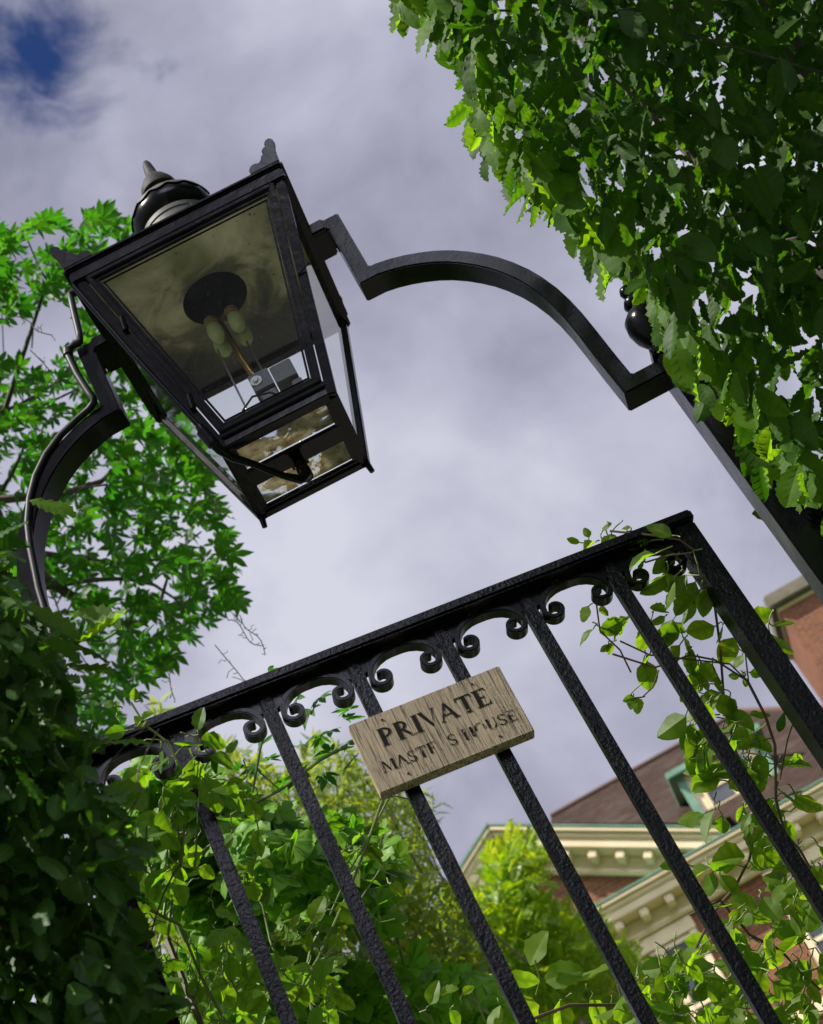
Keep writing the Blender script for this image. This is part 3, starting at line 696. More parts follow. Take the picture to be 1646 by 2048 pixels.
# ceiling plate with the dark flue opening
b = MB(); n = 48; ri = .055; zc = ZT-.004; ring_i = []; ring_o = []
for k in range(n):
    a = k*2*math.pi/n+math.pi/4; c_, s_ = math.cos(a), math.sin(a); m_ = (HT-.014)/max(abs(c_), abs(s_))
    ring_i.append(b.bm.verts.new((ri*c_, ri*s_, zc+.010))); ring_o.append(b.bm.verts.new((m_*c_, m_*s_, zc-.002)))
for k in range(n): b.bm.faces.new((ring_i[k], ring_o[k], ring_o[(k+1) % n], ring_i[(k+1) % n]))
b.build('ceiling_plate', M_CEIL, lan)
b = MB(); b.lathe([(ri, zc+.010), (ri, zc+.13)], n=32, caps=False); b.lathe([(ri+.001, zc+.13), (.001, zc+.131)], n=32, caps=False)
b.build('flue', M_SOOT, lan, True)
b = MB()
z0, z1, r1 = ZT+.020, 3.585, .062
v = [(-HT, -HT, z0), (HT, -HT, z0), (HT, HT, z0), (-HT, HT, z0), (-r1, -r1, z1), (r1, -r1, z1), (r1, r1, z1), (-r1, r1, z1)]
b.poly(v, [(0, 1, 5, 4), (1, 2, 6, 5), (2, 3, 7, 6), (3, 0, 4, 7), (4, 5, 6, 7)])
b.build('roof', M_PAINT_F, lan)
CHS = Matrix.Diagonal((1.16, 1.16, 1, 1))
# chimney: ringed neck, ball, scalloped collar, cap
b = MB(); b.lathe([(.060, 3.580), (.060, 3.596), (.0585, 3.5975), (.0585, 3.601), (.060, 3.6025), (.060, 3.615), (.0575, 3.617), (.0575, 3.621), (.059, 3.6225), (.059, 3.632), (.054, 3.636)], n=48)
b.tube([(.030, -.0525, 3.612), (.031, -.0555, 3.612)], .003, 8)
b.bm.transform(CHS); ch = b.build('chimney', M_COPPER, lan, True, 30)
b = MB(); b.lathe([(.050, 3.634)]+[(.0625*math.cos(R_(t)), 3.668+.046*math.sin(R_(t))) for t in range(-42, 76, 7)]+[(.017, 3.714)], n=48)
b.bm.transform(CHS); b.build('ball', M_PAINT_F, ch, True)
b = MB(); n = 96; RR = []
for k in range(n):
    a = k*2*math.pi/n; sc = abs(math.sin(a*7)); col = []
    lo = 22-15*sc**.6
    for j in range(8):
        t = R_(lo+(80-lo)*j/7); col.append(b.bm.verts.new((.0650*math.cos(t)*math.cos(a), .0650*math.cos(t)*math.sin(a), 3.6685+.0485*math.sin(t))))
    RR.append(col)
for k in range(n):
    for j in range(7): b.bm.faces.new((RR[k][j], RR[(k+1) % n][j], RR[(k+1) % n][j+1], RR[k][j+1]))
b.bm.transform(CHS); o = b.build('scalloped_collar', M_COPPER, ch, True)
b = MB(); b.lathe([(.024, 3.712), (.023, 3.728), (.0215, 3.742), (.029, 3.743), (.0295, 3.747), (.027, 3.760), (.021, 3.775), (.013, 3.788), (.0095, 3.797), (.0085, 3.812), (.0068, 3.828), (.0045, 3.836), (.001, 3.838)], n=32)
b.bm.transform(CHS); b.build('cap', M_CAP, ch, True, 50)
# corner ornaments
prof = [(0, 0), (-.001, .026), (-.004, .036), (-.002, .046), (.003, .051), (.009, .050), (.013, .045), (.012, .039), (.017, .038), (.021, .033), (.019, .027), (.024, .025), (.026, .019), (.031, .014), (.038, .017), (.045, .016), (.050, .009), (.049, 0)]
for sx in (-1, 1):
    for sy in (-1, 1):
        b = MB(); o3 = (sx*(HT+.006), sy*(HT+.006), ZT+.0215)
        b.prism(prof, (-sx, 0, 0), (sx*.12, sy*.12, 1), (0, -sy*.006, 0), o3, .0012)
        b.prism([(p[0]+.0062, p[1]) for p in prof], (0, -sy, 0), (sx*.12, sy*.12, 1), (-sx*.006, 0, 0), o3, .0012)
        b.build('corner_ornament', M_PAINT_F, lan, True, 45)
# burner
bur = MB(); bur.tube([(-.002, 0, 3.255), (-.006, 0, 3.30), (-.010, 0, 3.395)], .0052, 12).tube([(-.002, 0, 3.250), (-.002, 0, 3.262)], .0075, 12)
for mx_, my_ in ((-.022, -.016), (.013, -.016), (-.022, .016), (.013, .016)): bur.tube([(-.008, 0, 3.402), (mx_, my_, 3.406), (mx_, my_, 3.392)], .0035, 8)
burner = bur.build('burner', M_BRASS, lan, True)
for mx_, my_ in ((-.024, -.017), (.013, -.018), (-.025, .017), (.014, .016)):
    b = MB(); b.lathe([(.006, 3.386), (.010, 3.383), (.0128, 3.374), (.0132, 3.364), (.0112, 3.354), (.0068, 3.347), (.001, 3.345)], (mx_, my_, 0), 20)
    mo = b.build('mantle', M_MANTLE, burner, True)
    b = MB(); b.lathe([(.0075, 3.400), (.0105, 3.397), (.0110, 3.388), (.007, 3.3855)], (mx_, my_, 0), 16); b.build('burner_cup', M_ORANGE, burner, True)
for p0, p1 in (((-.036, -.004, 3.10), (-.034, -.004, 3.345)), ((.016, .01, 3.10), (.013, .01, 3.345))):
    b = MB(); b.tube([p0, p1], .0017, 8); b.build('support_rod', M_STEEL, burner, True)
b = MB(); b.box(-.012, .022, -.018, .018, 3.212, 3.250, .0015).box(.024, .060, -.020, .016, 3.206, 3.244, .0015).box(-.006, .020, -.014, .014, 3.150, 3.209, .0015).box(.045, .062, -.014, .010, 3.190, 3.205, .002)
cb = b.build('control_box', M_BOXB, burner, True)
b = MB(); b.lathe([(.0095, 0), (.0095, .002), (.0065, .0025), (.0065, .001), (.0045, .001), (.0042, .006), (.0015, .0065)], n=24)
nz = b.build('nozzle', M_NOZ, cb, True); nz.rotation_euler = (R_(90), 0, 0); nz.location = (-.002, -.0182, 3.232)
b = MB(); b.tube([(-.050, -.03, 3.115), (-.052, -.03, 3.150), (-.040, -.03, 3.180), (-.018, -.03, 3.196), (.010, -.028, 3.188), (.030, -.02, 3.165), (.034, -.015, 3.12)], .0018, 8)
b.tube([(.004, -.02, 3.10), (.010, -.022, 3.145), (.022, -.02, 3.168), (.034, -.018, 3.170), (.036, -.012, 3.2)], .0012, 8)
b.build('cable', M_CABLE, burner, True)
# gas pipe under the base and along the left bracket
b = MB(); q0 = face(0, -hw(3.21)-.004, 3.21, .004)
pts = [(0, 0, ZB-.034), (0, -.004, ZB-.046), (-.010, -.010, ZB-.053), (-.030, -.026, ZB-.044), (-.060, -.058, ZB-.026), (-.083, -.084, ZB-.018), (-.094, -.100, ZB-.008), (-.101, -.108, ZB+.012), (-.106, -.113, ZB+.04)]
b.tube(pts, [.008, .0085, .007, .0055, .0055, .0065, .0075, .0075, .006], 12)
b.tube([(-.0985, -.1045, ZB+.003), (-.105, -.112, ZB+.030)], .0092, 14).tube([(0, 0, ZB-.030), (0, -.002, ZB-.048)], .0105, 14)
b.tube([(-.106, -.113, ZB+.04), (-.150, -.154, 3.28), (-.184, -.188, 3.425)], .0042, 10)
b.build('supply_pipe', M_PAINT_F, lan, True, 60)
Lm = Matrix.Translation((-.1106, 2.03, 0)) @ Matrix.Rotation(R_(2.82), 4, 'Z'); Am = Matrix.Translation((0, 2, 0)) @ Matrix.Rotation(R_(2.01), 4, 'Z')
lp = [Lm.inverted() @ (Am @ Vector((p[0], p[1], p[2]))) for p in pp]
b = MB(); b.tube(lp, .0060, 10).tube([lp[6], lp[7]], .0085, 10).tube([lp[0], lp[1]], .0075, 10).tube([lp[4], lp[5]], .0068, 10); b.build('bracket_pipe', M_PIPE, lan, True, 60)

# ================================================================== HOUSE
HX, HY = 1.9, 28.0
house = empty('brick_house', (HX, HY, 0), 0, 'red brick house with cream pedimented cornice and dark tiled roof behind the gate', 'house')
def hb(): return MB()
MH = Matrix.Translation((-HX, -HY, 0))
def fin(b, name, mat, parent=house, **k):
    b.bm.transform(MH); return b.build(name, mat, parent, **k)
b = hb(); b.box(-5.0, 6.2, 28, 38, 0, 12.66)
b.poly([(-4.9, 28.0, 12.66), (1.96, 28.0, 12.66), (-1.47, 28.0, 15.1)], [(0, 1, 2)])
fin(b, 'wall', M_BRICK)
def cornice(b, L, M, gr):
    b.box(0, L, -.62, 0, -.10, -.03, .015, M); b.box(0, L, -.56, 0, -.19, -.101, .03, M); b.box(0, L, -.50, 0, -.34, -.191, .01, M)
    b.box(0, L, -.10, 0, -.56, -.341, .01, M); b.box(0, L, -.16, 0, -.66, -.561, .03, M)
    gr.box(0, L, -.64, 0, -.029, .012, .01, M)
A_ = math.atan2(15.31-13.17, 2.016+1.473)
apex = Vector((-1.473, 28, 15.33)); CR, GR = hb(), hb()
Mr = Matrix.Translation(apex) @ Matrix.Rotation(A_, 4, 'Y'); Ml = Matrix.Translation(apex) @ Matrix.Diagonal((-1, 1, 1, 1)) @ Matrix.Rotation(A_, 4, 'Y')
Mb = Matrix.Translation((-5.3, 28.003, 13.10)); 
cornice(CR, 11.7, Mb, GR)
c2, g2_ = hb(), hb(); cornice(c2, 4.15, Mr, g2_)
c3, g3_ = hb(), hb(); cornice(c3, 4.15, Ml, g3_); 
for bb in (c3, g3_): bmesh.ops.reverse_faces(bb.bm, faces=bb.bm.faces[:])
fin(CR, 'eaves_cornice', M_CREAM); fin(c2, 'raking_cornice', M_CREAM); fin(c3, 'raking_cornice', M_CREAM)
fin(GR, 'gutter_edge', M_GREEN); fin(g2_, 'gutter_edge', M_GREEN); fin(g3_, 'gutter_edge', M_GREEN)
for k in range(24):
    b = hb(); x = -5.1+k*.47; b.box(x, x+.15, 27.56, 27.90, 12.60, 12.758, .015); fin(b, 'modillion', M_CREAM)
for Mx in (Mr, Ml):
    for k in range(8):
        b = hb(); x = .35+k*.47; b.box(x, x+.15, -.44, -.10, -.50, -.342, .015, Mx)
        if Mx is Ml: bmesh.ops.reverse_faces(b.bm, faces=b.bm.faces[:])
        fin(b, 'modillion', M_CREAM)
b = hb()
b.poly([(-1.5, 28.15, 13.663), (6.5, 27.45, 13.13), (6.5, 39, 13.13), (-1.5, 39, 13.13), (-.55, 34, 18.12), (4.05, 34, 18.12), (2.2, 28.15, 13.663), (2.2, 27.45, 13.13)], [(0, 6, 7, 1, 5, 4), (1, 2, 5), (2, 3, 4, 5), (3, 0, 4)])
b.poly([(-1.473, 27.4, 15.36), (2.3, 27.4, 13.1), (2.3, 31, 13.1), (-1.473, 31, 15.36), (-5.25, 27.4, 13.1), (-5.25, 31, 13.1)], [(0, 1, 2, 3), (4, 0, 3, 5)])
roof = fin(b, 'roof', M_TILES)
b = hb(); b.tube([(-.55, 34, 18.14), (4.05, 34, 18.14)], .075, 8).tube([(4.05, 34, 18.14), (6.4, 27.6, 13.2)], .06, 8); fin(b, 'ridge_tiles', M_RIDGE, roof)
# dormer
b = hb(); b.box(1.84, 3.36, 29.03, 32.5, 13.4, 15.10); dm = fin(b, 'dormer', M_CREAM, roof)
b = hb(); b.box(1.66, 3.56, 28.80, 32.6, 15.10, 15.24, .02).box(1.78, 1.93, 28.98, 29.04, 13.6, 15.099).box(3.27, 3.42, 28.98, 29.04, 13.6, 15.099); fin(b, 'dormer_trim', M_GREEN, roof)
b = hb(); b.box(2.12, 3.10, 29.01, 29.035, 14.35, 14.95); fin(b, 'dormer_window', M_WINGL, roof)
b = hb()
for x in (2.08, 2.58, 3.08): b.box(x, x+.06, 28.97, 29.02, 14.30, 15.0)
for z in (14.26, 14.62, 14.95): b.box(2.08, 3.14, 28.975, 29.02, z, z+.05)
fin(b, 'dormer_sash', M_CREAM, roof)
# tall chimney stack at the right
b = hb(); b.box(6.3, 9.6, 32.1, 34.2, 0, 18.72).box(5.58, 6.3, 32.1, 34.2, 13.2, 18.72); stack = fin(b, 'chimney_stack', M_BRICK)
b = hb(); b.box(5.54, 9.64, 32.06, 34.24, 18.72, 18.80, .02); fin(b, 'stack_band', M_CREAM, stack)
b = hb(); b.box(5.42, 9.76, 31.9, 34.4, 18.80, 19.12, .04); fin(b, 'coping', M_STONE, stack)
for x0 in (-3.4, -.62, 2.15, 4.6):
    b = hb(); b.box(x0-.02, x0+1.40, 27.93, 28.0, 12.18, 12.42, .01).box(x0-.10, x0+1.48, 27.86, 28.02, 10.28, 10.42, .01)
    for x in (x0, x0+.62, x0+1.26): b.box(x, x+.12, 27.955, 28.0, 10.42, 12.18)
    for z in (10.42, 11.0, 11.56, 12.08): b.box(x0+.12, x0+1.26, 27.965, 28.0, z, z+.07)
    wf = fin(b, 'window_frame', M_CREAM)
    b = hb(); b.box(x0+.1, x0+1.3, 27.985, 28.01, 10.45, 12.16); fin(b, 'window_glass', M_WINGL, wf)
b = hb(); b.box(-5.03, 6.23, 27.93, 28.03, 9.98, 10.20, .02); fin(b, 'string_course', M_CREAM)
# ================================================================== FOLIAGE
def plant(name, label, cat, base, group=None): return empty(name, base, 0, label, cat, group)
def add_leaves(parent, name, mat, kind, P, Y, Nn, S, **k):
    org = tuple(parent.location); me = leaves_mesh(name, kind, P, Y, Nn, S, origin=org, **k); return link(name, me, parent, mat)
def add_stems(parent, name, paths, mat):
    b = MB()
    for pts, r in paths: b.tube([Vector(p)-parent.location for p in pts], r, 6)
    return b.build(name, mat, parent, smooth=True)

# --- tall hornbeam hedge to the right of the gate, over the right post
RH = [(770, -60), (905, 90), (960, 300), (1015, 325), (1080, 395), (1165, 500), (1260, 545), (1305, 605), (1332, 690), (1358, 750), (1420, 800), (1450, 870), (1530, 930), (1570, 1010), (1640, 1050), (1760, 1180), (2100, 1200), (2100, -420), (900, -420), (700, -250)]
hed = plant('hornbeam_hedge', 'tall hornbeam hedge with ribbed toothed leaves hanging over the right gate post', 'hedge', (.95, 2.3, 0))
P = mass(RH, 2.0, 3.3, 3800, 1.0, clump=1.1, cl_scale=1.5)
P = np.concatenate([P, mass([(830, -60), (960, 90), (1010, 250), (1130, 380), (1290, 470), (1400, 560), (1660, 640), (2100, 700), (2100, -420), (900, -420)], 2.7, 3.6, 1900, clump=2.5)])
n = len(P); Y = dirs(n, (-.45, -.12, -.85), .42); Nn = dirs(n, (-.35, -.35, .8), .6)
add_leaves(hed, 'foliage', M_HORN, 'horn', P, Y, Nn, rng.uniform(.040, .070, n))
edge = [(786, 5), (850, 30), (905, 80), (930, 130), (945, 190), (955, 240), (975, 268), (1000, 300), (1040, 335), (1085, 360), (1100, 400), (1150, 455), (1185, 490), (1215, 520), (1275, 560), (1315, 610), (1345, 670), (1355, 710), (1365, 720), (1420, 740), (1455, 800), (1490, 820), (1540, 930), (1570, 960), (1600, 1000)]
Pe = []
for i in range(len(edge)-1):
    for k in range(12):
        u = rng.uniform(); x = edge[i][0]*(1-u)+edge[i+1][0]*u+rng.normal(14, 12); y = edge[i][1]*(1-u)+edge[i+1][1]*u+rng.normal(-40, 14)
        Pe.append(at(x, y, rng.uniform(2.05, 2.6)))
n = len(Pe); add_leaves(hed, 'lit_edge_leaves', M_HORN_LIT, 'horn', Pe, dirs(n, (-.42, -.12, -.9), .25), dirs(n, (-.3, -.5, .7), .35), rng.uniform(.05, .078, n), tint=np.clip(rng.normal(.7, .2, n), 0, 1))
tw = []
for k in range(46):
    c = P[rng.integers(len(P))]; q_ = c+np.array([.25, .05, -.10])*rng.uniform(.5, 1.4)+rng.normal(0, .06, 3); tw.append((wavy(c, q_, .06), rng.uniform(.0012, .003)))
add_stems(hed, 'twigs', tw, M_BARK)
br = []
for x, y in ((.85, 2.35), (1.15, 2.5), (1.0, 2.1), (1.4, 2.3)):
    br.append(([Vector((x, y, 0)), Vector((x+.02, y, 1.6)), Vector((x-.05, y+.03, 3.0)), Vector((x-.12, y, 4.2))], [.05, .04, .03, .012]))
add_stems(hed, 'trunk', br, M_BARK)
# body of the hedge below and beyond the picture
Pb = np.stack([rng.uniform(.72, 1.8, 1500), rng.uniform(1.9, 2.8, 1500), rng.uniform(.1, 2.2, 1500)], 1)
add_leaves(hed, 'lower_foliage', M_HORN_D, 'horn', Pb, dirs(1500, (-.4, -.3, -.7), .4), dirs(1500, (-.4, -.4, .7), .4), rng.uniform(.06, .09, 1500))

# unseen foliage added overhead and beside the viewer, for shade and dark reflections
Po = np.stack([rng.uniform(.60, 2.0, 1500), rng.uniform(1.1, 2.3, 1500), rng.uniform(4.25, 5.1, 1500)], 1)
Pl_ = np.stack([rng.uniform(1.0, 1.6, 6500), rng.uniform(-3.5, 1.8, 6500), rng.uniform(.1, 4.65, 6500)], 1)
Po = np.concatenate([Po, Pl_]); n = len(Po)
add_leaves(hed, 'added_shade_foliage', M_HORN_D, 'horn', Po, dirs(n, (-.4, -.1, -.7), .4), dirs(n, (-.4, -.2, .7), .4), rng.uniform(.10, .15, n))

# --- darker near hedge to the left of the gate
LH = [(-260, 1040), (-30, 1045), (-10, 1090), (5, 1150), (30, 1200), (60, 1240), (110, 1300), (130, 1380), (145, 1470), (185, 1560), (215, 1620), (235, 1700), (245, 1790), (265, 1890), (300, 1990), (325, 2080), (420, 2300), (-260, 2300)]
hl = plant('hornbeam_hedge', 'dark shaded hornbeam hedge covering the left end of the gate', 'hedge', (-.95, 1.5, 0))
P = mass(LH, 1.50, 1.95, 3000, .8, clump=2.6, cl_scale=2.2)
P = np.concatenate([P, mass([(-650, 1000), (-250, 1030), (-250, 2300), (-650, 2300)], 1.50, 1.95, 1300, .8)])
n = len(P); add_leaves(hl, 'foliage', M_HORN_D, 'horn', P, dirs(n, (.35, -.35, -.8), .45), dirs(n, (.25, -.35, .8), .45), rng.uniform(.028, .050, n), tint=np.clip(rng.normal(.35, .3, n), 0, 1))
Pt = [at(x, y, d) for x, y, d in ((100, 1260, 1.7), (150, 1290, 1.7), (40, 1215, 1.7), (175, 1490, 1.7), (210, 1570, 1.65), (60, 1000, 1.95), (120, 1330, 1.7), (140, 1230, 1.75))]
n = len(Pt); add_leaves(hl, 'lit_edge_leaves', M_HORN_LIT, 'horn', Pt, dirs(n, (.75, -.1, -.55), .25), dirs(n, (.0, -.6, .7), .25), rng.uniform(.055, .075, n), tint=np.full(n, .6))
tw = []
for k in range(12):
    c = P[rng.integers(len(P))]; q_ = c+np.array([.12, -.03, .1])*rng.uniform(.5, 1.3)+rng.normal(0, .03, 3); tw.append((wavy(c, q_, .06), rng.uniform(.0006, .0013)))
add_stems(hl, 'twigs', tw, M_STEMB)
add_stems(hl, 'trunk', [([(-.95, 1.5, 0), (-.92, 1.5, 1.2), (-.85, 1.52, 2.2)], [.04, .03, .01]), ([(-.75, 1.7, 0), (-.72, 1.68, 1.3), (-.68, 1.66, 2.3)], [.035, .025, .01])], M_BARK)
Pb = np.stack([rng.uniform(-1.7, -.62, 1500), rng.uniform(1.25, 2.3, 1500), rng.uniform(.1, 1.75, 1500)], 1)
add_leaves(hl, 'lower_foliage', M_HORN_D, 'horn', Pb, dirs(1500, (.4, -.3, -.7), .4), dirs(1500, (.2, -.4, .7), .4), rng.uniform(.06, .09, 1500))

# --- green tree with hand-shaped leaves behind the lantern on the left
tr = plant('buckeye_tree', 'bright green tree with hand shaped leaves against the sky behind the lantern', 'tree', (-3.3, 5.6, 0))
T1 = [(-200, 470), (30, 455), (60, 440), (95, 430), (130, 460), (165, 430), (190, 415), (215, 435), (262, 450), (320, 520), (330, 640), (200, 560), (150, 600), (120, 620), (70, 600), (40, 650), (-200, 700)]
T2 = [(-250, 720), (30, 730), (90, 740), (130, 700), (180, 730), (260, 640), (420, 900), (430, 1010), (455, 1080), (470, 1150), (480, 1210), (440, 1250), (400, 1260), (360, 1290), (330, 1330), (300, 1370), (260, 1400), (240, 1480), (150, 1560), (-250, 1600)]
T3 = [(140, 640), (200, 600), (220, 700), (180, 720)]
PP = [mass(T1, 4.4, 5.4, 330, clump=.3, cl_scale=2.0), mass(T2, 4.4, 5.9, 1650, clump=.3, cl_scale=1.25), mass(T3, 4.4, 5.0, 26), mass([(-1000, 350), (-190, 470), (-230, 1600), (-1000, 1750)], 4.4, 5.9, 1700, clump=.3, cl_scale=2.0)]
P = np.concatenate(PP); n = len(P)
add_leaves(tr, 'foliage', M_PALM, 'palm', P, dirs(n, (.45, -.1, -.3), .5), dirs(n, (-.05, .25, .9), .28), rng.uniform(.040, .068, n))
trunk_top = at(-120, 1150, 5.3); tb = []
tb.append(([Vector((-3.3, 5.6, 0)), Vector((-3.2, 5.5, 1.5)), Vector((-2.8, 5.2, 3.2)), trunk_top], [.14, .12, .08, .05]))
limbs = [((60, 1020), 4.2, .016), ((200, 760), 4.1, .010), ((240, 900), 4.0, .012), ((330, 1150), 4.1, .014), ((400, 1060), 4.0, .008), ((110, 520), 4.1, .008), ((250, 520), 4.1, .006), ((380, 1240), 4.2, .008), ((60, 860), 4.2, .01)]
for (x, y), d, r in limbs: tb.append((wavy(trunk_top, at(x, y, d+.95), .07, 10), [r*1.9*(1-.085*i) for i in range(11)]))
for k in range(60):
    c = Vector(P[rng.integers(n)]); tb.append((wavy(c, c+(trunk_top-c).normalized()*rng.uniform(.15, .45)+Vector(rng.normal(0, .08, 3)), .08, 5), rng.uniform(.0015, .0035)))
add_stems(tr, 'trunk', tb, M_BARK)
sd_ = []
for x0, y0, x1, y1 in ((480, 1230, 530, 1310), (430, 1290, 495, 1370), (400, 980, 460, 1035), (24, 630, 105, 670), (60, 700, 110, 760), (455, 1240, 520, 1290), (330, 1330, 350, 1400)):
    a_, b_ = at(x0, y0, 3.9), at(x1, y1, 3.9); pth = wavy(a_, b_, .05, 8, -.04); sd_.append((pth, .0011))
    for j in range(2, 9): sd_.append((wavy(pth[j], pth[j]+Vector(rng.normal(0, .012, 3)), .1, 3), .0008))
add_stems(tr, 'dry_flower_stalks', sd_, M_STEMB)

# --- creeper with hand-shaped leaves rising behind the gate
cw = plant('wall_creeper', 'dark green creeper of toothed palm leaves massed behind the second and third gate bars', 'creeper', (-.45, 3.1, 0))
C1 = [(230, 1560), (300, 1500), (420, 1560), (500, 1600), (600, 1640), (700, 1650), (790, 1690), (800, 1770), (760, 1830), (700, 1820), (600, 1830), (500, 1880), (420, 1860), (300, 1800), (240, 1700)]
C2 = [(340, 1880), (520, 1900), (640, 1930), (820, 1920), (980, 1950), (1010, 2100), (340, 2120)]
P = np.concatenate([mass(C1, 2.75, 3.3, 950, clump=1.6), mass([(430, 1640), (560, 1650), (700, 1680), (770, 1730), (760, 1850), (600, 1850), (480, 1800)], 2.5, 2.8, 170), mass(C2, 2.6, 3.1, 380, clump=2)])
n = len(P); base = leaf_template('creep')
def palm_of(kind, angs, lens):
    V, F, ve = leaf_template(kind); VV = []; FF = []; vv = []
    for a_, L in zip(angs, lens):
        ca, sa = math.cos(R_(a_)), math.sin(R_(a_)); o_ = len(VV)
        for (x, y, z), v_ in zip(V, ve):
            y = (y*.92+.06)*L; x *= L*1.15; z *= L; VV.append((x*ca+y*sa, -x*sa+y*ca, z)); vv.append(v_)
        FF += [tuple(i+o_ for i in f) for f in F]
    return np.array(VV), FF, np.array(vv)
TPL['creeper5'] = palm_of('creep', (-78, -40, 0, 40, 78), (.62, .88, 1, .88, .62))
TPL['tri'] = palm_of('clem', (-70, 0, 70), (.8, 1, .8))
add_leaves(cw, 'foliage', M_CREEP, 'creeper5', P, dirs(n, (.25, -.4, -.5), .45), dirs(n, (-.05, -.75, .6), .3), rng.uniform(.032, .056, n))
s_ = []
for k in range(30):
    c = P[rng.integers(n)]; s_.append((wavy(c, c+np.array([-.05, .1, -.3])+rng.normal(0, .08, 3), .06, 6), rng.uniform(.0015, .003)))
for x, y in ((-.4, 3.15), (-.25, 3.2)): s_.append((wavy((x, y, 0), (x-.05, y, 2.3), .03, 12), .006))
spr = [at(440, 1640, 2.9), at(560, 1580, 2.9), at(640, 1520, 2.9), at(695, 1490, 2.9)]
s_ += [(spr, .003), ([at(505, 1585, 2.9), at(520, 1500, 2.9), at(532, 1455, 2.9)], .0022), ([at(560, 1580, 2.9), at(520, 1545, 2.92)], .0015)]
add_stems(cw, 'stems', s_, M_STEM)
lf = [(690, 1500), (700, 1480), (665, 1505), (660, 1462), (690, 1440), (715, 1470), (640, 1470), (650, 1545), (600, 1550), (525, 1490), (540, 1520), (515, 1535), (595, 1395), (535, 1345), (625, 1420), (700, 1420), (575, 1555), (480, 1540), (480, 1590), (425, 1575), (640, 1395), (700, 1530), (610, 1490), (560, 1510)]
Pl = [at(x, y, 2.92) for x, y in lf]; n = len(Pl)
add_leaves(cw, 'sprig_leaves', M_PALM, 'palm', Pl, dirs(n, (-.1, -.4, -.3), .6), dirs(n, (0, -.4, .8), .3), rng.uniform(.028, .042, n))

# --- pale feathery shrub further back (fine leaves)
bs = plant('feathery_shrub', 'tall pale olive shrub with fine feathery leaves rising behind the wooden sign', 'shrub', (-.9, 7.2, 0))
B1 = [(270, 1560), (290, 1470), (320, 1400), (350, 1480), (480, 1500), (560, 1560), (610, 1500), (650, 1480), (700, 1540), (760, 1570), (800, 1600), (835, 1590), (860, 1640), (850, 1700), (875, 1745), (860, 1830), (600, 1900), (270, 1900)]
P = mass(B1, 6.4, 7.8, 9000, clump=.4, cl_scale=1.6); n = len(P)
P2_ = mass([(600, 1480), (700, 1500), (880, 1600), (870, 1700), (750, 1720), (600, 1600)], 6.6, 7.2, 500)
P = np.concatenate([P, P2_]); n = len(P)
add_leaves(bs, 'foliage', M_BAMB, 'blade', P, dirs(n, (.3, -.1, .35), .6), dirs(n, (0, -.5, .8), .5), rng.uniform(.045, .085, n))
s_ = []
for k in range(60):
    c = P[rng.integers(n)]; s_.append((wavy(c, c+np.array([-.05, 0, -.7])+rng.normal(0, .12, 3), .03, 5), rng.uniform(.002, .005)))
s_ += [([Vector((-.9, 7.2, 0)), Vector((-.9, 7.2, 2)), Vector((-1.0, 7.2, 4))], [.05, .04, .015]), ([Vector((-.7, 7.1, 0)), Vector((-.55, 7.1, 2.5)), Vector((-.4, 7.1, 4))], [.04, .03, .012])]
add_stems(bs, 'stems', s_, M_STEMB)

# --- clipped dark hedge with small leaves, low centre
ch_ = plant('box_hedge', 'dense dark hedge with tiny glinting leaves low between the middle gate bars', 'hedge', (.1, 5.4, 0))
B2 = [(430, 1850), (640, 1800), (770, 1770), (850, 1760), (930, 1775), (960, 1850), (1010, 1950), (1100, 2150), (300, 2150), (360, 1900)]
P = mass(B2, 4.9, 5.8, 9500, clump=1.4, cl_scale=2.2); n = len(P)
add_leaves(ch_, 'foliage', M_BOX, 'oval', P, dirs(n, (.2, -.5, .2), .6), dirs(n, (0, -.5, .8), .5), rng.uniform(.022, .042, n))
add_stems(ch_, 'stems', [(wavy((x, 5.4, 0), (x+.1, 5.4, 2.6), .04, 8), .015) for x in (-.4, -.1, .2, .5)], M_BARK)

# --- sunlit yellow green shrub in front of the house
sh = plant('sunlit_shrub', 'sunlit yellow green shrub standing in front of the brick house', 'shrub', (.9, 9.5, 0))
S1 = [(985, 1790), (985, 1740), (1005, 1715), (1035, 1690), (1060, 1700), (1080, 1730), (1060, 1780), (1100, 1815), (1160, 1835), (1200, 1860), (1260, 1910), (1320, 1960), (1420, 2150), (820, 2150), (870, 1860), (920, 1800)]
P = np.concatenate([mass(S1, 8.6, 10.4, 5200, clump=1.2, cl_scale=.9), mass([(975, 1725), (1030, 1680), (1075, 1690), (1095, 1730), (1060, 1800), (980, 1800)], 8.9, 9.5, 260)]); n = len(P)
add_leaves(sh, 'foliage', M_SUNSH, 'pinnate', P, dirs(n, (.1, -.4, .25), .5), dirs(n, (-.1, -.45, .85), .35), rng.uniform(.07, .13, n))
add_stems(sh, 'stems', [([Vector((x, 9.5, 0)), Vector((x+.1, 9.5, 2.5)), Vector((x+dx, 9.5, 4.6))], [.06, .045, .012]) for x, dx in ((.7, -.3), (1.0, .2), (1.4, .5), (.4, -.2))], M_BARK)

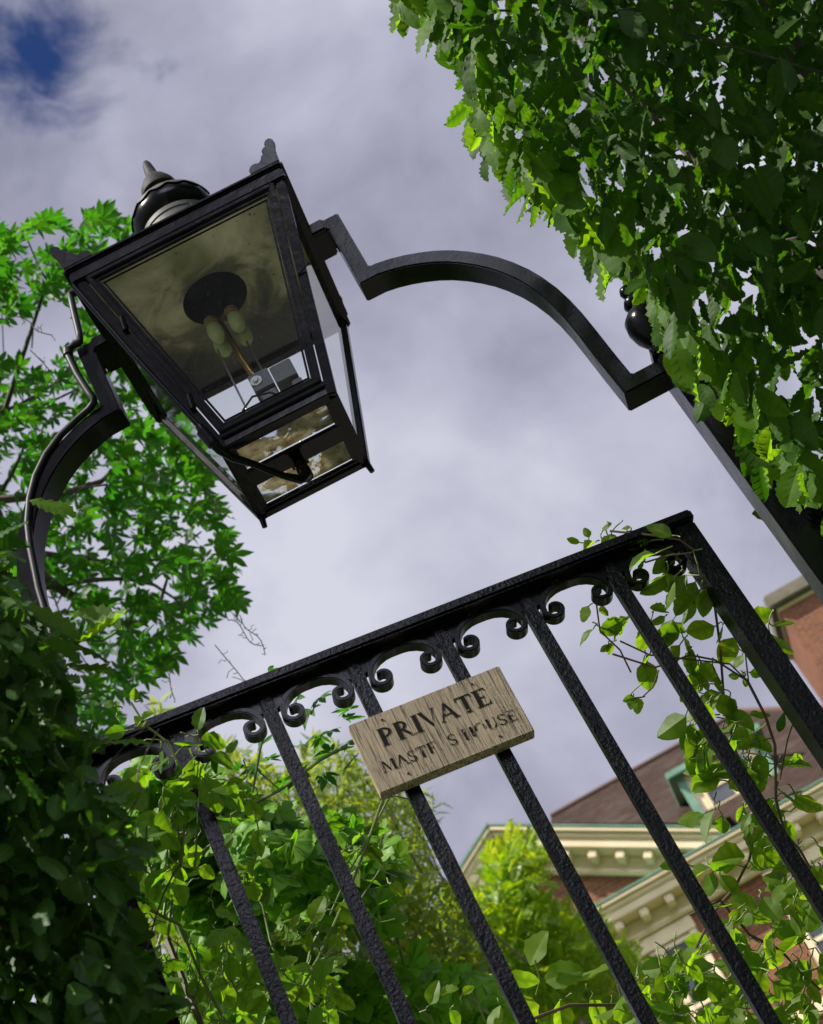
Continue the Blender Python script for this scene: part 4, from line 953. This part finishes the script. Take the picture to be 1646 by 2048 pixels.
# --- clematis vines on the gate
def vine(label, base, stempaths, leafspec, smat, mat=M_CLEM, name='clematis_vine'):
    v = plant(name, label, 'climbing plant', base, None)
    add_stems(v, 'stem', [([at(*p) for p in pts], r) for pts, r in stempaths], smat or M_STEMB)
    P, Y, N_, S, kinds = [], [], [], [], []
    pet = []
    for sp in leafspec:
        x, y, d, ang, s = sp[:5]
        # ang: direction of the tip in the picture plane, degrees clockwise from right
        a_ = R_(ang); dirv = RT*math.cos(a_)-UP*math.sin(a_)+FW*rng.normal(0, .25)
        L = s/FPX*d; p = at(x, y, d); P.append(p); Y.append(dirv); S.append(L)
        N_.append(-FW*.75+Vector((0, 0, .55))+Vector(rng.normal(0, .28, 3)))
        pet.append((wavy(p, p-dirv.normalized()*L*rng.uniform(.3, .7)+Vector(rng.normal(0, .006, 3)), .12, 4), .0009))
    n = len(P); kk = rng.uniform(0, 1, n) < .55
    P, Y, N_, S = map(np.array, (P, Y, N_, S))
    b = MB()
    b = MB()
    for kd, msk in (('clem', kk), ('clem2', ~kk)):
        if msk.any():
            me = leaves_mesh('t', kd, P[msk], Y[msk], N_[msk], S[msk], origin=tuple(v.location)); b.bm.from_mesh(me); bpy.data.meshes.remove(me)
    nf = len(b.bm.faces)
    for pts, r in pet: b.tube([Vector(p)-v.location for p in pts], r, 5)
    for i_, f in enumerate(b.bm.faces):
        f.smooth = True
        if i_ >= nf: f.material_index = 1
    me = bpy.data.meshes.new('foliage'); b.bm.to_mesh(me); b.bm.free(); link('foliage', me, v, [mat, M_STEM])
    return v
E_ = lambda *a: a
# right hand vine, leaf by leaf from the photograph's growth
spec = [
 (1160, 1085, 2.2, 200, 28), (1178, 1075, 2.2, 250, 22), (1205, 1062, 2.2, 300, 24), (1215, 1070, 2.2, 20, 26), (1265, 1062, 2.2, 100, 24), (1280, 1060, 2.2, 40, 18), (1262, 1055, 2.2, 180, 20), (1190, 1085, 2.18, 150, 30), (1222, 1070, 2.18, 120, 40),
 (1252, 1102, 2.16, 165, 52), (1235, 1118, 2.16, 150, 44), (1208, 1135, 2.16, 160, 42), (1255, 1152, 2.16, 150, 38), (1238, 1170, 2.15, 150, 30), (1300, 1082, 2.15, 175, 44), (1345, 1072, 2.12, 195, 58), (1310, 1108, 2.12, 160, 60), (1290, 1118, 2.14, 120, 40),
 (1340, 1112, 2.14, 140, 50), (1365, 1118, 2.14, 175, 52), (1350, 1135, 2.14, 110, 56), (1330, 1150, 2.12, 130, 66), (1372, 1150, 2.12, 120, 60), (1390, 1165, 2.14, 100, 54), (1348, 1162, 2.10, 115, 62), (1415, 1160, 2.16, 340, 26),
 (1340, 1158, 2.16, 60, 40), (1410, 1180, 2.12, 95, 56), (1390, 1192, 2.13, 140, 58), (1395, 1200, 2.15, 120, 60), (1420, 1175, 2.12, 110, 56), (1332, 1225, 2.14, 200, 34), (1330, 1232, 2.14, 150, 34),
 (1176, 1212, 2.2, 115, 34), (1205, 1210, 2.2, 80, 26), (1202, 1255, 2.2, 15, 42), (1187, 1258, 2.2, 140, 44), (1245, 1240, 2.2, 150, 52), (1260, 1235, 2.2, 120, 48), (1222, 1285, 2.2, 100, 26), (1218, 1288, 2.2, 140, 24),
 (1300, 1245, 2.16, 100, 62), (1345, 1240, 2.16, 110, 64), (1355, 1250, 2.16, 140, 60), (1372, 1262, 2.15, 170, 40), (1365, 1270, 2.15, 60, 54), (1430, 1252, 2.14, 175, 70), (1445, 1250, 2.14, 110, 40), (1468, 1275, 2.14, 115, 66), (1488, 1262, 2.14, 95, 40),
 (1500, 1240, 2.2, 345, 54), (1545, 1252, 2.2, 340, 44), (1540, 1268, 2.2, 55, 62), (1360, 1290, 2.16, 120, 60), (1385, 1300, 2.16, 100, 50), (1400, 1325, 2.16, 50, 50), (1375, 1330, 2.16, 30, 46), (1485, 1310, 2.16, 120, 34), (1500, 1345, 2.16, 10, 28), (1480, 1352, 2.16, 180, 24), (1490, 1355, 2.16, 80, 20),
 (1290, 1320, 2.18, 80, 66), (1300, 1310, 2.18, 110, 30), (1270, 1395, 2.18, 170, 26), (1265, 1393, 2.18, 100, 30), (1272, 1396, 2.18, 70, 32), (1400, 1345, 2.15, 80, 48), (1435, 1350, 2.15, 85, 44), (1440, 1385, 2.14, 140, 60), (1425, 1400, 2.14, 20, 60), (1460, 1395, 2.14, 70, 40),
 (1372, 1432, 2.14, 140, 78), (1380, 1450, 2.15, 95, 66), (1400, 1460, 2.15, 110, 76), (1455, 1440, 2.14, 20, 58), (1500, 1430, 2.15, 350, 50), (1465, 1460, 2.15, 90, 50), (1440, 1480, 2.13, 60, 54), (1400, 1490, 2.14, 100, 76), (1385, 1500, 2.14, 70, 60), (1500, 1490, 2.14, 10, 54), (1520, 1480, 2.15, 160, 50),
 (1560, 1530, 2.16, 350, 62), (1580, 1520, 2.16, 5, 44), (1490, 1520, 2.12, 150, 60), (1470, 1550, 2.12, 40, 58), (1430, 1540, 2.13, 120, 78), (1440, 1560, 2.14, 170, 60), (1430, 1620, 2.13, 125, 70), (1410, 1630, 2.14, 170, 56), (1445, 1630, 2.14, 90, 50), (1500, 1650, 2.12, 95, 56), (1520, 1610, 2.12, 60, 60),
 (1560, 1580, 2.14, 30, 60), (1560, 1600, 2.14, 330, 60), (1590, 1590, 2.15, 40, 70), (1570, 1640, 2.14, 80, 54), (1550, 1620, 2.14, 150, 54), (1475, 1730, 2.14, 190, 66), (1490, 1715, 2.14, 175, 70), (1420, 1735, 2.14, 150, 46), (1440, 1750, 2.14, 60, 56), (1355, 1730, 2.18, 190, 36), (1425, 1745, 2.14, 100, 50)]
x_ = rng.uniform
for k in range(75):    # thick growth along the sixth bar and the stile
    t_ = x_(); spec.append((1395+t_*235+rng.normal(0, 26), 1400+t_*400+rng.normal(0, 40), 2.14+rng.normal(0, .03), x_(40, 190), x_(34, 62)))
for k in range(185):   # and at the foot
    t_ = x_(); xx = 1225+t_*430; spec.append((xx, 2055-x_(0, 1)**1.2*(60+300*t_)+rng.normal(0, 10), 2.12+rng.normal(0, .05), x_(30, 200), x_(34, 66)))
sts = [
 ([(1395, 1105, 2.13), (1425, 1180, 2.14), (1440, 1290, 2.15), (1448, 1400, 2.15), (1470, 1500, 2.13), (1530, 1620, 2.12), (1600, 1700, 2.12), (1690, 1860, 2.12)], .0016),
 ([(1262, 1345, 2.17), (1240, 1300, 2.17), (1200, 1262, 2.17), (1193, 1210, 2.17)], .0011), ([(1495, 1362, 2.15), (1430, 1320, 2.15), (1380, 1310, 2.15), (1310, 1335, 2.16), (1225, 1308, 2.17)], .0013),
 ([(1495, 1362, 2.15), (1460, 1328, 2.15), (1300, 1310, 2.16), (1240, 1282, 2.17)], .0011), ([(1495, 1362, 2.15), (1530, 1430, 2.14), (1550, 1490, 2.14), (1552, 1600, 2.13), (1590, 1740, 2.13)], .0018),
 ([(1318, 1340, 2.17), (1305, 1375, 2.17), (1285, 1394, 2.17), (1268, 1396, 2.17)], .0009), ([(1497, 1362, 2.15), (1492, 1320, 2.15), (1490, 1300, 2.15)], .001),
 ([(1497, 1250, 2.15), (1540, 1275, 2.18), (1545, 1290, 2.2)], .001), ([(1508, 1655, 2.13), (1500, 1715, 2.13), (1470, 1775, 2.14), (1430, 1820, 2.15), (1390, 1900, 2.16), (1370, 1990, 2.16)], .0017),
 ([(1395, 1105, 2.13), (1360, 1080, 2.13), (1300, 1070, 2.14), (1220, 1062, 2.16)], .0014), ([(1395, 1105, 2.13), (1340, 1110, 2.13), (1290, 1125, 2.14)], .0012), ([(1560, 1560, 2.13), (1575, 1480, 2.14), (1585, 1450, 2.14)], .001),
 ([(1060, 2040, 2.15), (1140, 2010, 2.15), (1230, 2010, 2.15), (1300, 2045, 2.15)], .0022), ([(1380, 1830, 2.14), (1440, 1800, 2.14), (1500, 1870, 2.13), (1560, 1900, 2.13), (1640, 1980, 2.12)], .0018)]
vr = vine('leafy clematis climbing the right hand stile and the sixth gate bar', (.42, 1.72, 0), sts, spec, None)
bu = MB(); c0 = at(1562, 1448, 2.14)-vr.location; ax = (at(1567, 1430, 2.14)-at(1558, 1462, 2.14)); L = ax.length; ax.normalize()
bu.tube([c0-ax*L*.5, c0-ax*L*.3, c0, c0+ax*L*.35, c0+ax*L*.75], [.001, .0045, .006, .004, .0006], 10); bu.build('flower_bud', M_CREEP, vr, True)
# foot of the vine down to the ground
add_stems(vr, 'stem', [([at(1690, 1860, 2.12), Vector((.42, 1.75, 1.2)), Vector((.42, 1.72, 0))], .004)], M_STEMB)

spec = [(235, 1425, 2.0, 250, 26), (228, 1412, 2.0, 200, 24), (268, 1402, 2.0, 280, 26), (250, 1462, 1.98, 175, 40), (290, 1452, 1.98, 220, 30), (285, 1440, 1.98, 320, 26), (325, 1500, 1.98, 100, 50), (345, 1485, 1.97, 350, 60), (400, 1480, 1.97, 10, 60), (340, 1515, 1.97, 150, 50), (420, 1512, 1.97, 25, 52), (395, 1460, 1.99, 280, 46), (450, 1505, 1.98, 300, 34),
 (385, 1520, 1.95, 80, 66), (360, 1560, 1.95, 120, 60), (410, 1560, 1.96, 60, 70), (440, 1590, 1.96, 20, 60), (350, 1610, 1.96, 110, 60), (300, 1540, 1.97, 140, 60), (290, 1640, 1.97, 150, 60), (330, 1660, 1.96, 60, 50), (270, 1700, 1.97, 110, 54), (310, 1750, 1.97, 80, 54), (345, 1640, 1.97, 330, 44)]
for k in range(105): spec.append((x_(235, 520), x_(1540, 2060), 1.99+rng.normal(0, .05), x_(20, 200), x_(28, 58)))
for k in range(60): spec.append((x_(340, 700), x_(1900, 2070), 1.99+rng.normal(0, .05), x_(20, 200), x_(36, 62)))
sts = [([(360, 1720, 1.97), (355, 1620, 1.97), (365, 1540, 1.96), (330, 1480, 1.97), (290, 1450, 1.98), (262, 1405, 1.99)], .0014), ([(335, 1880, 1.98), (345, 1800, 1.98), (362, 1730, 1.98), (370, 1640, 1.98)], .0016), ([(390, 1740, 1.98), (400, 1560, 1.97), (430, 1530, 1.97)], .0013), ([(315, 1780, 1.98), (290, 1700, 1.98), (300, 1560, 1.98)], .0013), ([(460, 2060, 1.98), (400, 1950, 1.98), (360, 1850, 1.98), (300, 1820, 1.98)], .002)]
vl = vine('pale green clematis tangled round the first gate bar beside the dark hedge', (-.42, 1.62, 0), sts, spec, M_STEM, M_CLEM_D)
bu = MB(); c0 = at(429, 1530, 1.97)-vl.location; bu.tube([c0+UP*.008-RT*.003, c0+UP*.003, c0-UP*.003, c0-UP*.010+RT*.002], [.001, .0045, .004, .001], 10); bu.build('flower_bud', M_CREEP, vl, True)
add_stems(vl, 'stem', [([at(335, 1880, 1.98), Vector((-.42, 1.66, 1.3)), Vector((-.42, 1.62, 0))], .004)], M_STEMB)

spec = [(470, 1745, 2.03, 330, 30), (520, 1720, 2.03, 20, 32), (490, 1745, 2.03, 60, 36), (492, 1770, 2.03, 100, 40), (575, 1860, 2.0, 300, 46), (560, 1850, 2.0, 340, 50), (625, 1845, 2.0, 290, 56), (610, 1870, 2.0, 150, 30), (630, 1890, 2.0, 60, 36), (650, 1880, 2.0, 20, 44), (620, 1860, 2.0, 110, 44), (705, 1690, 2.04, 310, 34), (700, 1710, 2.04, 150, 40), (725, 1700, 2.04, 20, 44), (735, 1690, 2.04, 60, 50), (760, 1700, 2.04, 280, 34), (715, 1735, 2.04, 90, 40), (730, 1760, 2.04, 20, 38), (780, 1770, 2.04, 30, 34), (700, 1725, 2.03, 200, 30), (670, 1820, 2.02, 0, 60), (690, 1815, 2.02, 10, 50), (590, 1965, 1.98, 70, 60), (545, 1975, 1.98, 200, 56), (630, 1960, 1.98, 20, 60), (520, 1960, 1.98, 160, 54), (650, 2000, 1.98, 60, 60), (600, 2020, 1.98, 110, 60), (560, 1935, 1.98, 330, 40), (650, 1935, 1.98, 320, 46), (480, 1985, 1.98, 120, 50), (1010, 1950, 2.2, 20, 70), (1060, 1930, 2.25, 290, 80), (1090, 1960, 2.25, 340, 80), (1150, 1960, 2.25, 330, 90), (1040, 1990, 2.2, 60, 70), (1120, 2000, 2.2, 90, 66), (1180, 2000, 2.2, 60, 66), (1000, 2010, 2.2, 120, 60), (880, 1990, 2.2, 330, 40), (860, 2010, 2.2, 290, 50), (925, 1990, 2.2, 330, 30), (900, 2020, 2.2, 60, 40)]
sts = [([(575, 2050, 1.98), (600, 1980, 1.98), (640, 1910, 2.0), (690, 1800, 2.02), (730, 1700, 2.04), (762, 1610, 2.05), (770, 1590, 2.05)], .0017), ([(660, 1830, 2.02), (700, 1740, 2.03), (745, 1660, 2.05), (778, 1595, 2.06)], .0012), ([(560, 1930, 1.98), (540, 1880, 2.0), (525, 1810, 2.02), (497, 1770, 2.03), (492, 1745, 2.03)], .0016), ([(600, 1990, 1.98), (660, 1905, 2.0)], .0013), ([(720, 1800, 2.03), (760, 1740, 2.04), (795, 1755, 2.04)], .001), ([(570, 1900, 2), (575, 1865, 2), (580, 1850, 2)], .001), ([(1072, 1990, 2.22), (1080, 1960, 2.22), (1070, 1920, 2.22)], .001), ([(735, 1820, 2.04), (760, 1845, 2.04), (790, 1838, 2.04)], .0007), ([(760, 1600, 2.04), (790, 1592, 2.04), (835, 1602, 2.04)], .0008), ([(575, 2050, 1.98), (560, 2150, 1.98), (540, 2300, 1.98)], .002)]
vc = vine('thin young clematis shoots reaching up from below to the corner of the wooden sign', (-.2, 1.7, 0), sts, spec, M_STEM, M_CLEM)
add_stems(vc, 'stem', [([at(540, 2300, 1.98), Vector((-.2, 1.72, 1.2)), Vector((-.2, 1.7, 0))], .003)], M_STEMB)
